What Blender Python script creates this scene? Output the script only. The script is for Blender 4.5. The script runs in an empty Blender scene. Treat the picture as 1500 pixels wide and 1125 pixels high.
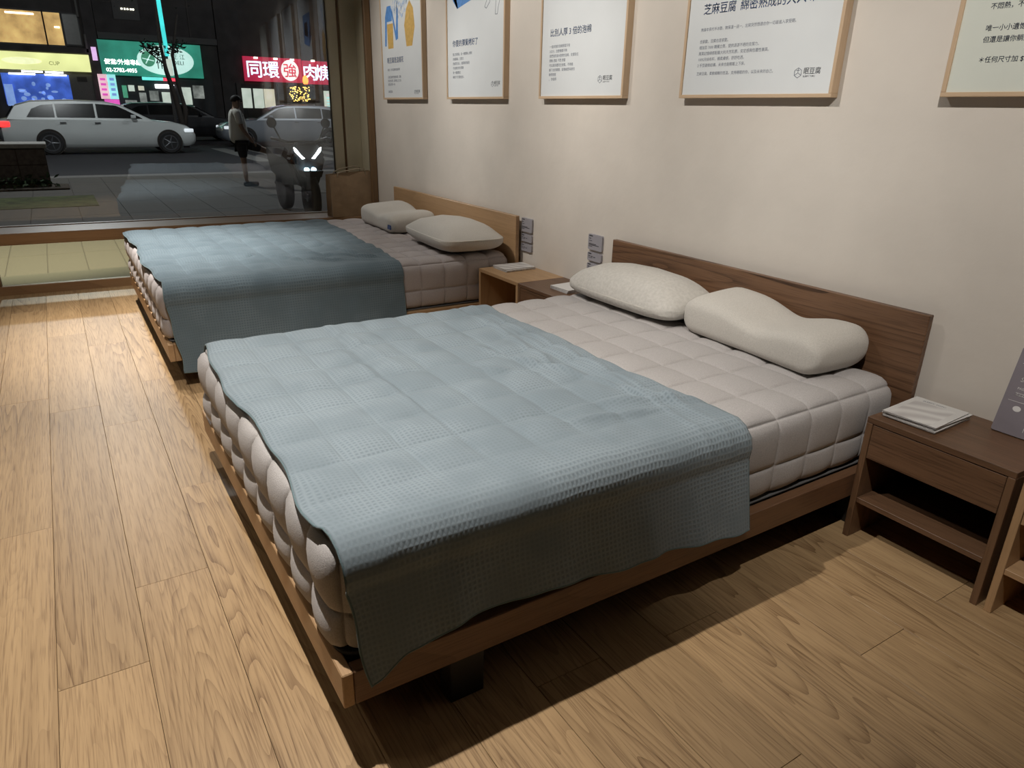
import bpy, bmesh, math, random
from mathutils import Vector, Matrix, noise as mnoise
random.seed(7)
S = bpy.context.scene
COL = S.collection
PI = math.pi

# ------------------------------------------------------------------ camera
def make_camera():
    f, pitch, yaw, roll = 1026.06, math.radians(21.288), math.radians(-57.5585), math.radians(1.2126)
    fw = Vector((math.sin(yaw)*math.cos(pitch), math.cos(yaw)*math.cos(pitch), -math.sin(pitch)))
    rt = Vector((math.cos(yaw), -math.sin(yaw), 0)); up = rt.cross(fw)
    r2 = rt*math.cos(roll) + up*math.sin(roll); u2 = up*math.cos(roll) - rt*math.sin(roll)
    cd = bpy.data.cameras.new('camera'); cd.sensor_width = 36; cd.lens = f*36/1500; cd.clip_start = .05; cd.clip_end = 300
    c = bpy.data.objects.new('camera', cd); COL.objects.link(c)
    m = Matrix((r2, u2, -fw)).transposed().to_4x4(); m.translation = (2.681, -2.3796, 1.3248)
    c.matrix_world = m
    S.camera = c
make_camera()

# ------------------------------------------------------------------ world, exposure
S.view_settings.view_transform = 'Standard'; S.view_settings.look = 'None'
S.view_settings.gamma = 1.0; S.view_settings.exposure = 0.1; S.view_settings.use_curve_mapping = False
S.cycles.caustics_reflective = False; S.cycles.caustics_refractive = False
W = bpy.data.worlds.new('night_sky'); S.world = W; W.use_nodes = True
bgn = W.node_tree.nodes['Background']; bgn.inputs[0].default_value = (.018, .019, .026, 1); bgn.inputs[1].default_value = 1.0

# ------------------------------------------------------------------ lights (ceiling track spots, added aisle fill, street lamps)
def spot(name, loc, target, power, angle, blend=.7, color=(1, .87, .72), radius=.03):
    l = bpy.data.lights.new(name, 'SPOT'); l.energy = power; l.spot_size = math.radians(angle); l.spot_blend = blend
    l.color = color; l.shadow_soft_size = radius
    o = bpy.data.objects.new(name, l); COL.objects.link(o); o.location = loc
    o.rotation_euler = (Vector(target) - Vector(loc)).to_track_quat('-Z', 'Y').to_euler()
    return o
NEUT = (1, .94, .87)
# spots over the two beds
spot('track_spot_bed', (.92, -2.24, 2.75), (.66, -1.95, .3), 270, 84, .8, NEUT, .02)
spot('track_spot_bed', (-1.6, -2.24, 2.75), (-1.7, -2.3, .0), 105, 92, .8, NEUT, .02)
spot('track_spot_bed', (-1.98, -2.2, 2.75), (-2.05, -1.95, .4), 390, 60, 1.0, NEUT, .02)
# weak fill lights added over the aisle for ambient level, no known fixtures
spot('aisle_fill', (-1.3, -3.3, 2.75), (-1.4, -3.2, .0), 25, 75, .9, (1, .88, .74), .05)
spot('aisle_fill', (.55, -3.5, 2.75), (.4, -3.0, .0), 30, 75, .9, (1, .88, .74), .05)
# wall washers aimed at the posters
for x, tx, pw in ((-2.45, -2.5, 92), (-1.05, -1.05, 114), (.35, .3, 114), (2.35, 1.75, 142)):
    spot('track_spot_wall', (x, -1.75, 2.75), (tx, 0, 1.45 if x < 2 else 1.0), pw, 66 if x < 2 else 68, .9, (1, .95, .89), .012)
# street lamps above the road
def street_point(loc, power, color):
    l = bpy.data.lights.new('street_lamp_light', 'POINT'); l.energy = power; l.color = color; l.shadow_soft_size = .25
    o = bpy.data.objects.new('street_lamp_light', l); COL.objects.link(o); o.location = loc
street_point((-16.5, -2.0, 7.0), 1150, (.93, .97, 1))
street_point((-19, 8.5, 7.5), 900, (.93, .97, 1))
street_point((-9.5, -6.5, 4.5), 70, (1, .85, .65))
spot('soffit_downlight', (-5.3, -2.6, 3.0), (-5.6, -2.6, 0), 1300, 72, .8, (1, .88, .62), .05)

# ------------------------------------------------------------------ helpers
def mesh_obj(name, bm, mat, parent=None, loc=None, smooth=False, angle=None):
    me = bpy.data.meshes.new(name)
    bm.normal_update(); bm.to_mesh(me); bm.free()
    if smooth:
        for p in me.polygons: p.use_smooth = True
        if angle: me.set_sharp_from_angle(angle=math.radians(angle))
    o = bpy.data.objects.new(name, me); COL.objects.link(o)
    if mat: me.materials.append(mat)
    if parent: o.parent = parent
    if loc: o.location = loc
    return o
def tag(o, label, cat, group=None):
    o['label'] = label; o['category'] = cat
    if group: o['group'] = group
    return o
def thing(name, label, cat, loc=(0, 0, 0), rotz=0, group=None):
    o = bpy.data.objects.new(name, None); COL.objects.link(o); o.empty_display_size = .1
    o.location = loc; o.rotation_euler = (0, 0, rotz)
    return tag(o, label, cat, group)
def struct(o):
    o['kind'] = 'structure'; return o
def nb(): return bmesh.new()
def box(bm, x0, x1, y0, y1, z0, z1, bev=0, seg=1):
    r = bmesh.ops.create_cube(bm, size=1)
    vs = r['verts']
    for v in vs:
        v.co = Vector(((x0+x1)/2 + v.co.x*(x1-x0), (y0+y1)/2 + v.co.y*(y1-y0), (z0+z1)/2 + v.co.z*(z1-z0)))
    if bev:
        es = list({e for v in vs for e in v.link_edges})
        bmesh.ops.bevel(bm, geom=es, offset=bev, segments=seg, affect='EDGES', profile=.5)
    return bm
def bx(name, mat, parent, x0, x1, y0, y1, z0, z1, bev=.002, seg=1):
    return mesh_obj(name, box(nb(), x0, x1, y0, y1, z0, z1, bev, seg), mat, parent)
def tube(bm, pts, r, seg=8, cap=True):
    pts = [Vector(p) for p in pts]; rings = []
    rr = r if isinstance(r, (list, tuple)) else [r]*len(pts)
    ref = Vector((0, 0, 1))
    for i, p in enumerate(pts):
        d = (pts[min(i+1, len(pts)-1)] - pts[max(i-1, 0)]).normalized()
        a = d.cross(ref)
        if a.length < .05: a = d.cross(Vector((1, 0, 0)))
        a.normalize(); b = d.cross(a)
        rings.append([bm.verts.new(p + a*rr[i]*math.cos(2*PI*k/seg) + b*rr[i]*math.sin(2*PI*k/seg)) for k in range(seg)])
    for A, B in zip(rings, rings[1:]):
        for k in range(seg): bm.faces.new((A[k], A[(k+1) % seg], B[(k+1) % seg], B[k]))
    if cap: bm.faces.new(rings[0][::-1]); bm.faces.new(rings[-1])
    return bm
def lathe(bm, prof, center=(0, 0, 0), axis='Z', seg=24):
    rings = []; c = Vector(center)
    for r, h in prof:
        ring = []
        for k in range(seg):
            a = 2*PI*k/seg
            q = {'Z': Vector((r*math.cos(a), r*math.sin(a), h)), 'X': Vector((h, r*math.cos(a), r*math.sin(a))), 'Y': Vector((r*math.sin(a), h, r*math.cos(a)))}[axis]
            ring.append(bm.verts.new(c + q))
        rings.append(ring)
    for A, B in zip(rings, rings[1:]):
        for k in range(seg): bm.faces.new((A[k], A[(k+1) % seg], B[(k+1) % seg], B[k]))
    bm.faces.new(rings[0][::-1]); bm.faces.new(rings[-1])
    bmesh.ops.recalc_face_normals(bm, faces=bm.faces)
    return bm
def prism(bm, poly, M, depth):
    """poly: 2D outline; M maps (x, y, 0..depth) to space"""
    a = [bm.verts.new(M @ Vector((x, y, 0))) for x, y in poly]; b = [bm.verts.new(M @ Vector((x, y, depth))) for x, y in poly]
    bm.faces.new(a[::-1]); bm.faces.new(b); n = len(poly)
    for i in range(n): bm.faces.new((a[i], a[(i+1) % n], b[(i+1) % n], b[i]))
    bmesh.ops.recalc_face_normals(bm, faces=bm.faces)
    return bm
def rounded(w, h, r, n=4, x=0, y=0):
    out = []
    for cx, cy, a0 in ((w/2-r, h/2-r, 0), (-w/2+r, h/2-r, 90), (-w/2+r, -h/2+r, 180), (w/2-r, -h/2+r, 270)):
        for i in range(n+1):
            a = math.radians(a0 + 90*i/n); out.append((x+cx+r*math.cos(a), y+cy+r*math.sin(a)))
    return out
def ellipse(x, y, a, b, n=24): return [(x+a*math.cos(2*PI*i/n), y+b*math.sin(2*PI*i/n)) for i in range(n)]
def MW(x, y, z):      # on the poster wall, facing the room (-Y)
    return Matrix(((1, 0, 0, x), (0, 0, -1, y), (0, 1, 0, z), (0, 0, 0, 1)))
def MF(x, y, z):      # on a facade across the street, facing +X
    return Matrix(((0, 0, 1, x), (1, 0, 0, y), (0, 1, 0, z), (0, 0, 0, 1)))
def text(s, size, mat, name, parent, M, extrude=.0004, align='LEFT', bold=0, sx=1, space=1, line=1):
    c = bpy.data.curves.new(name, 'FONT'); c.body = s; c.size = size; c.extrude = extrude; c.align_x = align
    c.resolution_u = 2; c.space_character = space; c.space_line = line
    t = bpy.data.objects.new(name, c); COL.objects.link(t)
    dg = bpy.context.evaluated_depsgraph_get(); dg.update()
    me = bpy.data.meshes.new_from_object(t.evaluated_get(dg))
    bpy.data.objects.remove(t); bpy.data.curves.remove(c)
    me.transform(M @ Matrix.Diagonal((sx, 1, 1, 1)))
    if bold:
        b2 = nb()
        for dx, dy in ((-.6, -.35), (.6, -.35), (0, .7)):
            b3 = me.copy(); b3.transform(Matrix.Translation((M.to_3x3() @ Vector((dx*bold, dy*bold, 0))))); b2.from_mesh(b3); bpy.data.meshes.remove(b3)
        b2.to_mesh(me); b2.free()
    me.materials.clear(); me.materials.append(mat); me.name = name
    o = bpy.data.objects.new(name, me); COL.objects.link(o)
    if parent:
        o.parent = parent
    return o
def flat(name, polys, mat, parent, M, depth=.0006):
    bm = nb()
    for p in polys: prism(bm, p, M, depth)
    return mesh_obj(name, bm, mat, parent)

# ------------------------------------------------------------------ materials
def nodes_of(name):
    m = bpy.data.materials.new(name); m.use_nodes = True
    nt = m.node_tree; nt.nodes.clear()
    out = nt.nodes.new('ShaderNodeOutputMaterial'); b = nt.nodes.new('ShaderNodeBsdfPrincipled')
    nt.links.new(b.outputs[0], out.inputs[0])
    return m, nt, b
def N(nt, t, **kw):
    n = nt.nodes.new('ShaderNode'+t)
    for k, v in kw.items():
        if k.startswith('i'): n.inputs[int(k[1:])].default_value = v
        else: setattr(n, k, v)
    return n
def math_(nt, op, a, b=None):
    n = nt.nodes.new('ShaderNodeMath'); n.operation = op
    for i, v in enumerate((a, b)):
        if v is None: continue
        if isinstance(v, (int, float)): n.inputs[i].default_value = v
        else: nt.links.new(v, n.inputs[i])
    return n.outputs[0]
def mixc(nt, fac, a, b, blend='MIX'):
    n = nt.nodes.new('ShaderNodeMix'); n.data_type = 'RGBA'; n.blend_type = blend
    for s, v in ((n.inputs[0], fac), (n.inputs[6], a), (n.inputs[7], b)):
        if isinstance(v, (int, float)): s.default_value = v
        elif isinstance(v, tuple): s.default_value = (*v[:3], 1)
        else: nt.links.new(v, s)
    return n.outputs[2]
def ramp(nt, src, lo, hi):
    n = nt.nodes.new('ShaderNodeMapRange'); nt.links.new(src, n.inputs[0])
    n.inputs[1].default_value = lo; n.inputs[2].default_value = hi
    return n.outputs[0]
def plain(name, col, rough=.6, scale=8, amt=.08, bump=0, bscale=200, metal=0, emit=0, spec=.5, ecol=None, coat=0):
    m, nt, b = nodes_of(name)
    tc = N(nt, 'TexCoord'); no = N(nt, 'TexNoise'); no.inputs['Scale'].default_value = scale; no.inputs['Detail'].default_value = 4
    nt.links.new(tc.outputs['Object'], no.inputs['Vector'])
    dark = tuple(c*(1-amt) for c in col); lite = tuple(min(1, c*(1+amt)) for c in col)
    c = mixc(nt, ramp(nt, no.outputs[0], .3, .7), dark, lite)
    nt.links.new(c, b.inputs['Base Color']); b.inputs['Roughness'].default_value = rough; b.inputs['Metallic'].default_value = metal
    b.inputs['Specular IOR Level'].default_value = spec; b.inputs['Coat Weight'].default_value = coat
    if emit:
        if ecol: b.inputs['Emission Color'].default_value = (*ecol, 1)
        else: nt.links.new(c, b.inputs['Emission Color'])
        b.inputs['Emission Strength'].default_value = emit
    if bump:
        n2 = N(nt, 'TexNoise'); n2.inputs['Scale'].default_value = bscale; n2.inputs['Detail'].default_value = 3
        nt.links.new(tc.outputs['Object'], n2.inputs['Vector'])
        bp = N(nt, 'Bump'); bp.inputs['Strength'].default_value = bump; bp.inputs['Distance'].default_value = .004
        nt.links.new(n2.outputs[0], bp.inputs['Height']); nt.links.new(bp.outputs[0], b.inputs['Normal'])
    return m
def wood(name, light, dark, axis='X', rough=.45, rings=11, ringamt=.45, width=5.0, fiber=.5, tint=.10, rscale=1.0):
    m, nt, b = nodes_of(name)
    tc = N(nt, 'TexCoord'); oi = N(nt, 'ObjectInfo')
    off = math_(nt, 'MULTIPLY', oi.outputs['Random'], 53.0)
    cb = N(nt, 'CombineXYZ'); [nt.links.new(off, cb.inputs[i]) for i in range(3)]
    ad = N(nt, 'VectorMath', operation='ADD'); nt.links.new(tc.outputs['Object'], ad.inputs[0]); nt.links.new(cb.outputs[0], ad.inputs[1])
    def mp(al, ac):
        k = N(nt, 'Mapping'); s = {'X': (al, ac, ac), 'Y': (ac, al, ac), 'Z': (ac, ac, al)}[axis]
        k.inputs['Scale'].default_value = s; nt.links.new(ad.outputs[0], k.inputs['Vector']); return k.outputs[0]
    def nz(v, sc, det, rg=.5, dist=0):
        n = N(nt, 'TexNoise'); n.inputs['Scale'].default_value = sc; n.inputs['Detail'].default_value = det
        n.inputs['Roughness'].default_value = rg; n.inputs['Distortion'].default_value = dist; nt.links.new(v, n.inputs['Vector']); return n.outputs[0]
    n1 = nz(mp(.55*rscale, width*rscale), 1, 1.5, .35, .25)
    r = math_(nt, 'FRACT', math_(nt, 'MULTIPLY', n1, float(rings)))
    r = math_(nt, 'POWER', r, 3.2)
    ring_gate = ramp(nt, nz(mp(.4, 3.0), 1, 1), .35, .65)
    r = math_(nt, 'MULTIPLY', r, math_(nt, 'ADD', math_(nt, 'MULTIPLY', ring_gate, .8), .25))
    fb = ramp(nt, nz(mp(7, 230), 1, 2.5, .6), .50, .64)
    fb2 = ramp(nt, nz(mp(1.2, 34), 1, 3, .6), .3, .75)
    br = nz(mp(.5, 2.2), 1, 2)
    f = math_(nt, 'ADD', math_(nt, 'MULTIPLY', r, ringamt), math_(nt, 'ADD', math_(nt, 'MULTIPLY', fb, .40*fiber), math_(nt, 'MULTIPLY', fb2, .32*fiber)))
    n = N(nt, 'Clamp'); nt.links.new(f, n.inputs[0])
    c = mixc(nt, n.outputs[0], light, dark)
    hs = N(nt, 'HueSaturation'); nt.links.new(c, hs.inputs['Color'])
    v = math_(nt, 'ADD', math_(nt, 'MULTIPLY', oi.outputs['Random'], 2*tint), 1-tint)
    v = math_(nt, 'MULTIPLY', v, math_(nt, 'ADD', math_(nt, 'MULTIPLY', br, .3), .85))
    nt.links.new(v, hs.inputs['Value'])
    nt.links.new(hs.outputs[0], b.inputs['Base Color']); b.inputs['Roughness'].default_value = rough
    bp = N(nt, 'Bump'); bp.inputs['Strength'].default_value = .25; bp.inputs['Distance'].default_value = .001; bp.invert = True
    nt.links.new(f, bp.inputs['Height']); nt.links.new(bp.outputs[0], b.inputs['Normal'])
    return m
def fabric(name, col, col2, scale=420, bump=.5, rough=.95, stretch=(1, 1, 1), amt=1.0, dist=.002):
    m, nt, b = nodes_of(name)
    tc = N(nt, 'TexCoord'); mp = N(nt, 'Mapping'); mp.inputs['Scale'].default_value = stretch; nt.links.new(tc.outputs['Object'], mp.inputs['Vector'])
    no = N(nt, 'TexNoise'); no.inputs['Scale'].default_value = scale; no.inputs['Detail'].default_value = 3; nt.links.new(mp.outputs[0], no.inputs['Vector'])
    no2 = N(nt, 'TexNoise'); no2.inputs['Scale'].default_value = 5; nt.links.new(tc.outputs['Object'], no2.inputs['Vector'])
    f = math_(nt, 'ADD', math_(nt, 'MULTIPLY', ramp(nt, no.outputs[0], .35, .65), .6*amt), math_(nt, 'MULTIPLY', no2.outputs[0], .4))
    nt.links.new(mixc(nt, f, col, col2), b.inputs['Base Color']); b.inputs['Roughness'].default_value = rough
    b.inputs['Specular IOR Level'].default_value = .15; b.inputs['Sheen Weight'].default_value = .15
    bp = N(nt, 'Bump'); bp.inputs['Strength'].default_value = bump; bp.inputs['Distance'].default_value = dist
    nt.links.new(no.outputs[0], bp.inputs['Height']); nt.links.new(bp.outputs[0], b.inputs['Normal'])
    return m
def waffle(name, col, col2, period=.013):
    m, nt, b = nodes_of(name)
    uv = N(nt, 'UVMap'); sp = N(nt, 'SeparateXYZ'); nt.links.new(uv.outputs[0], sp.inputs[0])
    tc = N(nt, 'TexCoord')
    wob = N(nt, 'TexNoise'); wob.inputs['Scale'].default_value = 9; nt.links.new(tc.outputs['Object'], wob.inputs['Vector'])
    w = math_(nt, 'MULTIPLY', math_(nt, 'SUBTRACT', wob.outputs[0], .5), .012)
    def rib(s):
        a = math_(nt, 'SINE', math_(nt, 'MULTIPLY', math_(nt, 'ADD', s, w), 2*PI/period))
        return math_(nt, 'ADD', math_(nt, 'MULTIPLY', a, .5), .5)
    ru, rv = rib(sp.outputs[0]), rib(sp.outputs[1])
    wf = math_(nt, 'MAXIMUM', ru, rv)
    pat = N(nt, 'TexNoise'); pat.inputs['Scale'].default_value = 4.5; pat.inputs['Detail'].default_value = 2; nt.links.new(tc.outputs['Object'], pat.inputs['Vector'])
    fl = ramp(nt, pat.outputs[0], .38, .55)
    fz = N(nt, 'TexNoise'); fz.inputs['Scale'].default_value = 600; fz.inputs['Detail'].default_value = 2; nt.links.new(tc.outputs['Object'], fz.inputs['Vector'])
    h = math_(nt, 'ADD', math_(nt, 'MULTIPLY', wf, math_(nt, 'ADD', math_(nt, 'MULTIPLY', fl, .65), .35)), math_(nt, 'MULTIPLY', fz.outputs[0], .25))
    big = N(nt, 'TexNoise'); big.inputs['Scale'].default_value = 3; nt.links.new(tc.outputs['Object'], big.inputs['Vector'])
    f = math_(nt, 'ADD', math_(nt, 'MULTIPLY', h, .55), math_(nt, 'MULTIPLY', big.outputs[0], .45))
    nt.links.new(mixc(nt, f, col, col2), b.inputs['Base Color']); b.inputs['Roughness'].default_value = .95
    b.inputs['Specular IOR Level'].default_value = .1; b.inputs['Sheen Weight'].default_value = .12
    bp = N(nt, 'Bump'); bp.inputs['Strength'].default_value = .55; bp.inputs['Distance'].default_value = .0022
    nt.links.new(h, bp.inputs['Height']); nt.links.new(bp.outputs[0], b.inputs['Normal'])
    return m
def glow(name, col, strength, scale=3, amt=.12):
    return plain(name, col, .5, scale, amt, emit=strength)
def glass(name, refl=2.2, tint=(.97, .98, .97)):
    m = bpy.data.materials.new(name); m.use_nodes = True; nt = m.node_tree; nt.nodes.clear()
    out = nt.nodes.new('ShaderNodeOutputMaterial'); mx = nt.nodes.new('ShaderNodeMixShader')
    t = nt.nodes.new('ShaderNodeBsdfTransparent'); t.inputs[0].default_value = (*tint, 1)
    g = nt.nodes.new('ShaderNodeBsdfGlossy'); g.inputs['Roughness'].default_value = .0; g.inputs['Color'].default_value = (.86, .92, 1, 1)
    fr = nt.nodes.new('ShaderNodeFresnel'); fr.inputs[0].default_value = 1.45
    f = math_(nt, 'MINIMUM', math_(nt, 'MULTIPLY', fr.outputs[0], refl), 1.0)
    nt.links.new(f, mx.inputs[0]); nt.links.new(t.outputs[0], mx.inputs[1]); nt.links.new(g.outputs[0], mx.inputs[2]); nt.links.new(mx.outputs[0], out.inputs[0])
    return m
M_wall = plain('plaster_wall', (.66, .61, .545), .9, 3.2, .045, .25, 26)
M_walldark = plain('dark_wall_paint', (.13, .115, .10), .85, 3, .06)
M_ceil = plain('ceiling_paint', (.40, .385, .36), .9, 2, .03)
M_oakfloor = wood('oak_floor', (.475, .318, .165), (.16, .087, .038), 'X', .42, rings=26, ringamt=.5, width=8, fiber=.95, tint=.09)
M_sub = plain('floor_gap', (.06, .04, .022), .9)
M_walX = wood('walnut_x', (.21, .112, .06), (.042, .02, .010), 'X', .42, rings=13, ringamt=.85, width=6, fiber=.7, tint=.05)
M_walF = wood('walnut_drawer', (.17, .092, .05), (.05, .025, .013), 'X', .42, rings=6, ringamt=.2, width=5, fiber=1.0, tint=.05)
M_walY = wood('walnut_y', (.20, .105, .055), (.055, .027, .014), 'Y', .42, rings=10, ringamt=.6, width=6, fiber=.7, tint=.05)
M_walZ = wood('walnut_z', (.18, .10, .053), (.055, .027, .014), 'Z', .42, rings=8, ringamt=.5, width=6, fiber=.7, tint=.05)
M_walL = wood('walnut_foot_lit', (.33, .19, .10), (.12, .06, .03), 'X', .42, rings=8, ringamt=.5, width=6, fiber=.7, tint=.05)  # walnut lightened for the foot rail, light on its face put into the colour
M_oakX = wood('oak_x', (.47, .30, .16), (.25, .145, .07), 'X', .45, rings=8, ringamt=.3, width=5, fiber=.5, tint=.05)
M_oakY = wood('oak_y', (.47, .30, .16), (.25, .145, .07), 'Y', .45, rings=8, ringamt=.3, width=5, fiber=.5, tint=.05)
M_oakZ = wood('oak_z', (.47, .30, .16), (.25, .145, .07), 'Z', .45, rings=8, ringamt=.3, width=5, fiber=.5, tint=.05)
M_frameX = wood('frame_oak_x', (.60, .44, .29), (.40, .27, .16), 'X', .5, rings=6, ringamt=.2, fiber=.4, tint=.04)
M_frameZ = wood('frame_oak_z', (.60, .44, .29), (.40, .27, .16), 'Z', .5, rings=6, ringamt=.2, fiber=.4, tint=.04)
M_sill = wood('sill_wood', (.36, .22, .115), (.17, .09, .045), 'Y', .38, rings=8, ringamt=.3, width=5, fiber=.5, tint=.03)
M_jamb = plain('painted_jamb', (.52, .47, .34), .5, 4, .06, .1, 60)
M_jambdark = wood('jamb_wood', (.21, .125, .06), (.10, .055, .027), 'Z', .45, rings=6, ringamt=.3, fiber=.5, tint=.03)
M_black = plain('black_steel', (.012, .011, .010), .45, 20, .2)
M_dark = plain('dark_recess', (.02, .016, .013), .8)
M_matt = fabric('mattress_knit', (.345, .325, .315), (.49, .465, .455), 330, .45, stretch=(1, 1, 1))
M_matt2 = fabric('mattress_knit_mauve', (.37, .335, .33), (.51, .465, .455), 330, .4)
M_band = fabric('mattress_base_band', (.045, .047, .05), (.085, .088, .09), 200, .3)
M_cordgrey = fabric('mattress_cord', (.10, .10, .10), (.16, .16, .16), 300, .2)
M_blank = waffle('waffle_cotton', (.160, .203, .230), (.290, .347, .385))
M_blank2 = waffle('waffle_cotton_teal', (.085, .122, .147), (.175, .230, .266))
M_hem = fabric('hem_cotton', (.11, .165, .18), (.18, .25, .27), 500, .4)
M_pillow = fabric('pillow_knit', (.50, .475, .43), (.63, .60, .55), 260, .5, stretch=(1, 1, 1), dist=.0015)
M_pillowdots = fabric('pillow_pinhole', (.50, .48, .44), (.61, .585, .54), 75, .9, dist=.004)
M_piping = fabric('pillow_piping', (.60, .57, .51), (.72, .69, .63), 500, .2)
M_blue_tag = fabric('blue_tag_cloth', (.02, .05, .16), (.04, .08, .22), 300, .2)
M_paper = plain('poster_paper', (.70, .73, .74), .65, 4, .03)
M_paperg = plain('poster_paper_warm', (.66, .69, .62), .65, 4, .03)
M_inkblue = plain('ink_blue', (.065, .16, .45), .7, 30, .1)
M_inknavy = plain('ink_navy', (.05, .075, .16), .7, 30, .1)
M_inkgrey = plain('ink_grey', (.13, .15, .20), .7, 30, .1)
M_artblue = plain('art_blue', (.10, .27, .62), .7, 40, .15)
M_artlight = plain('art_light_blue', (.30, .45, .72), .7, 60, .5)
M_artgold = plain('art_gold', (.62, .40, .12), .7, 40, .12)
M_tagcard = plain('card_grey', (.34, .33, .36), .5, 10, .05)
M_tagink = plain('card_ink', (.04, .04, .05), .6)
M_plate = plain('sign_plate_mauve', (.235, .21, .235), .45, 14, .06)
M_white = plain('white_print', (.72, .71, .70), .6)
M_kraft = plain('kraft_paper', (.34, .235, .14), .8, 9, .18, .5, 30)
M_cord = plain('paper_cord', (.42, .35, .25), .8, 40, .15)
M_booklet = plain('booklet_paper', (.66, .65, .63), .5, 6, .05)
M_bookside = plain('booklet_edge', (.55, .54, .53), .7, 90, .25)
M_glass = glass('window_glass', 2.1)
M_glasslow = glass('window_glass_low', .3, (.93, .95, .88))
def cover_mat():
    m, nt, b = nodes_of('booklet_cover_print')
    tc = N(nt, 'TexCoord'); mp = N(nt, 'Mapping'); mp.inputs['Scale'].default_value = (3, 7, 3); mp.inputs['Rotation'].default_value = (0, 0, .5)
    nt.links.new(tc.outputs['Object'], mp.inputs['Vector'])
    wv = N(nt, 'TexWave'); wv.inputs['Scale'].default_value = 1.1; wv.inputs['Distortion'].default_value = 5; wv.inputs['Detail'].default_value = 1.5
    nt.links.new(mp.outputs[0], wv.inputs['Vector'])
    nt.links.new(mixc(nt, wv.outputs['Fac'], (.52, .50, .49), (.72, .71, .69)), b.inputs['Base Color']); b.inputs['Roughness'].default_value = .4
    return m
M_cover = cover_mat()

# ------------------------------------------------------------------ room shell
struct(bx('wall_right', M_wall, None, -3.32, 5.2, 0, .12, 0, 2.95, 0))
struct(bx('wall_front', M_walldark, None, 5.2, 5.3, -5.6, .12, 0, 2.95, 0))
struct(bx('wall_left', M_walldark, None, -3.32, 5.2, -5.6, -5.5, 0, 2.95, 0))
struct(bx('ceiling', M_ceil, None, -3.9, 5.3, -5.6, .12, 2.95, 3.05, 0))
floor = struct(bx('floor', M_sub, None, -3.62, 5.2, -5.5, .0, -.12, -.004, 0))
# oak boards, each an object; rows of 0.2 m along X with the butt joints the photograph shows
joints = {-2.795: [.18, -1.11, -2.9], -2.595: [1.01, -.90, -2.2], -2.395: [.672, -.62, -1.9], -2.195: [.115, -1.14, -2.43],
          -1.195: [1.62], -.795: [1.94], -.995: [.95], -.595: [1.25]}
row = -4.395
while row < -.01:
    y0, y1 = row, min(row+.2, -.001)
    js = None
    for k, v in joints.items():
        if abs(k-row) < .02: js = list(v)
    if js is None:
        s = random.uniform(0, 1.5); js = [3.9 - s - 1.75*i for i in range(5)]
    while max(js) < 3.6: js.append(max(js) + random.uniform(1.5, 1.9))
    while min(js) > -3.0: js.append(min(js) - random.uniform(1.3, 1.8))
    js = sorted(j for j in js if -3.3 < j < 4.2)
    es = [-3.36] + js + [4.4]
    for a, b_ in zip(es, es[1:]):
        if b_-a < .05: continue
        bx('plank', M_oakfloor, floor, a+.0006, b_-.0006, y0+.0006, y1-.0006, -.004, .0, .0006)
    row += .2
bx('plank_border', M_oakfloor, floor, -3.56, -3.361, -4.4, -.002, -.004, -.0003, .0006)

# window assembly, built in its own frame (x = into the room, y along the window) and turned 3.3 degrees
WIN = (-3.31, 0, 0); WR = math.radians(-3.3)
def wbx(name, mat, x0, x1, y0, y1, z0, z1, bev=.003, parent=None):
    o = bx(name, mat, parent, x0, x1, y0, y1, z0, z1, bev)
    if parent is None: o.location = WIN; o.rotation_euler = (0, 0, WR); struct(o)
    return o
trim1 = wbx('trim_1', M_sill, -.05, .0, -5.3, -.02, -.005, .066)                  # base rail on the floor
trim2 = wbx('trim_2', M_sill, -.36, .0, -5.3, -.02, .358, .440, .006)            # deep wooden sill
win2 = wbx('window_2', M_glasslow, -.032, -.024, -5.3, -.03, .066, .358, 0)       # low pane under the sill
wbx('low_post', M_jambdark, -.05, -.005, -2.915, -2.855, .066, .358, .002, win2)
wbx('low_post', M_jambdark, -.05, -.005, -5.3, -5.24, .066, .358, .002, win2)
win1 = wbx('window_1', M_glass, -.352, -.344, -5.3, -.22, .440, 2.95, 0)          # big pane above the sill
wbx('frame_post', M_jamb, -.385, -.315, -.275, -.190, .440, 2.9, .004, win1)
wbx('frame_groove', M_jambdark, -.385, -.335, -.1898, -.166, .440, 2.9, 0, win1)
wbx('frame_post', M_jamb, -.385, -.315, -.1658, -.03, .440, 2.9, .004, win1)
wbx('frame_gasket', M_black, -.345, -.335, -.283, -.275, .440, 2.9, 0, win1)
wbx('bottom_frame', M_sill, -.385, -.335, -5.3, -.275, .440, .446, .002, win1)
trim3 = wbx('trim_3', M_jamb, -.315, -.04, -.034, -.002, .440, 2.95, .004)          # side reveal
wbx('reveal_groove', M_dark, -.10, -.088, -.037, -.033, .440, 2.9, 0, trim3)
trim4 = wbx('trim_4', M_jambdark, -.04, .004, -.055, -.004, .441, 2.95, .004)        # wooden edge of the opening

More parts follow.
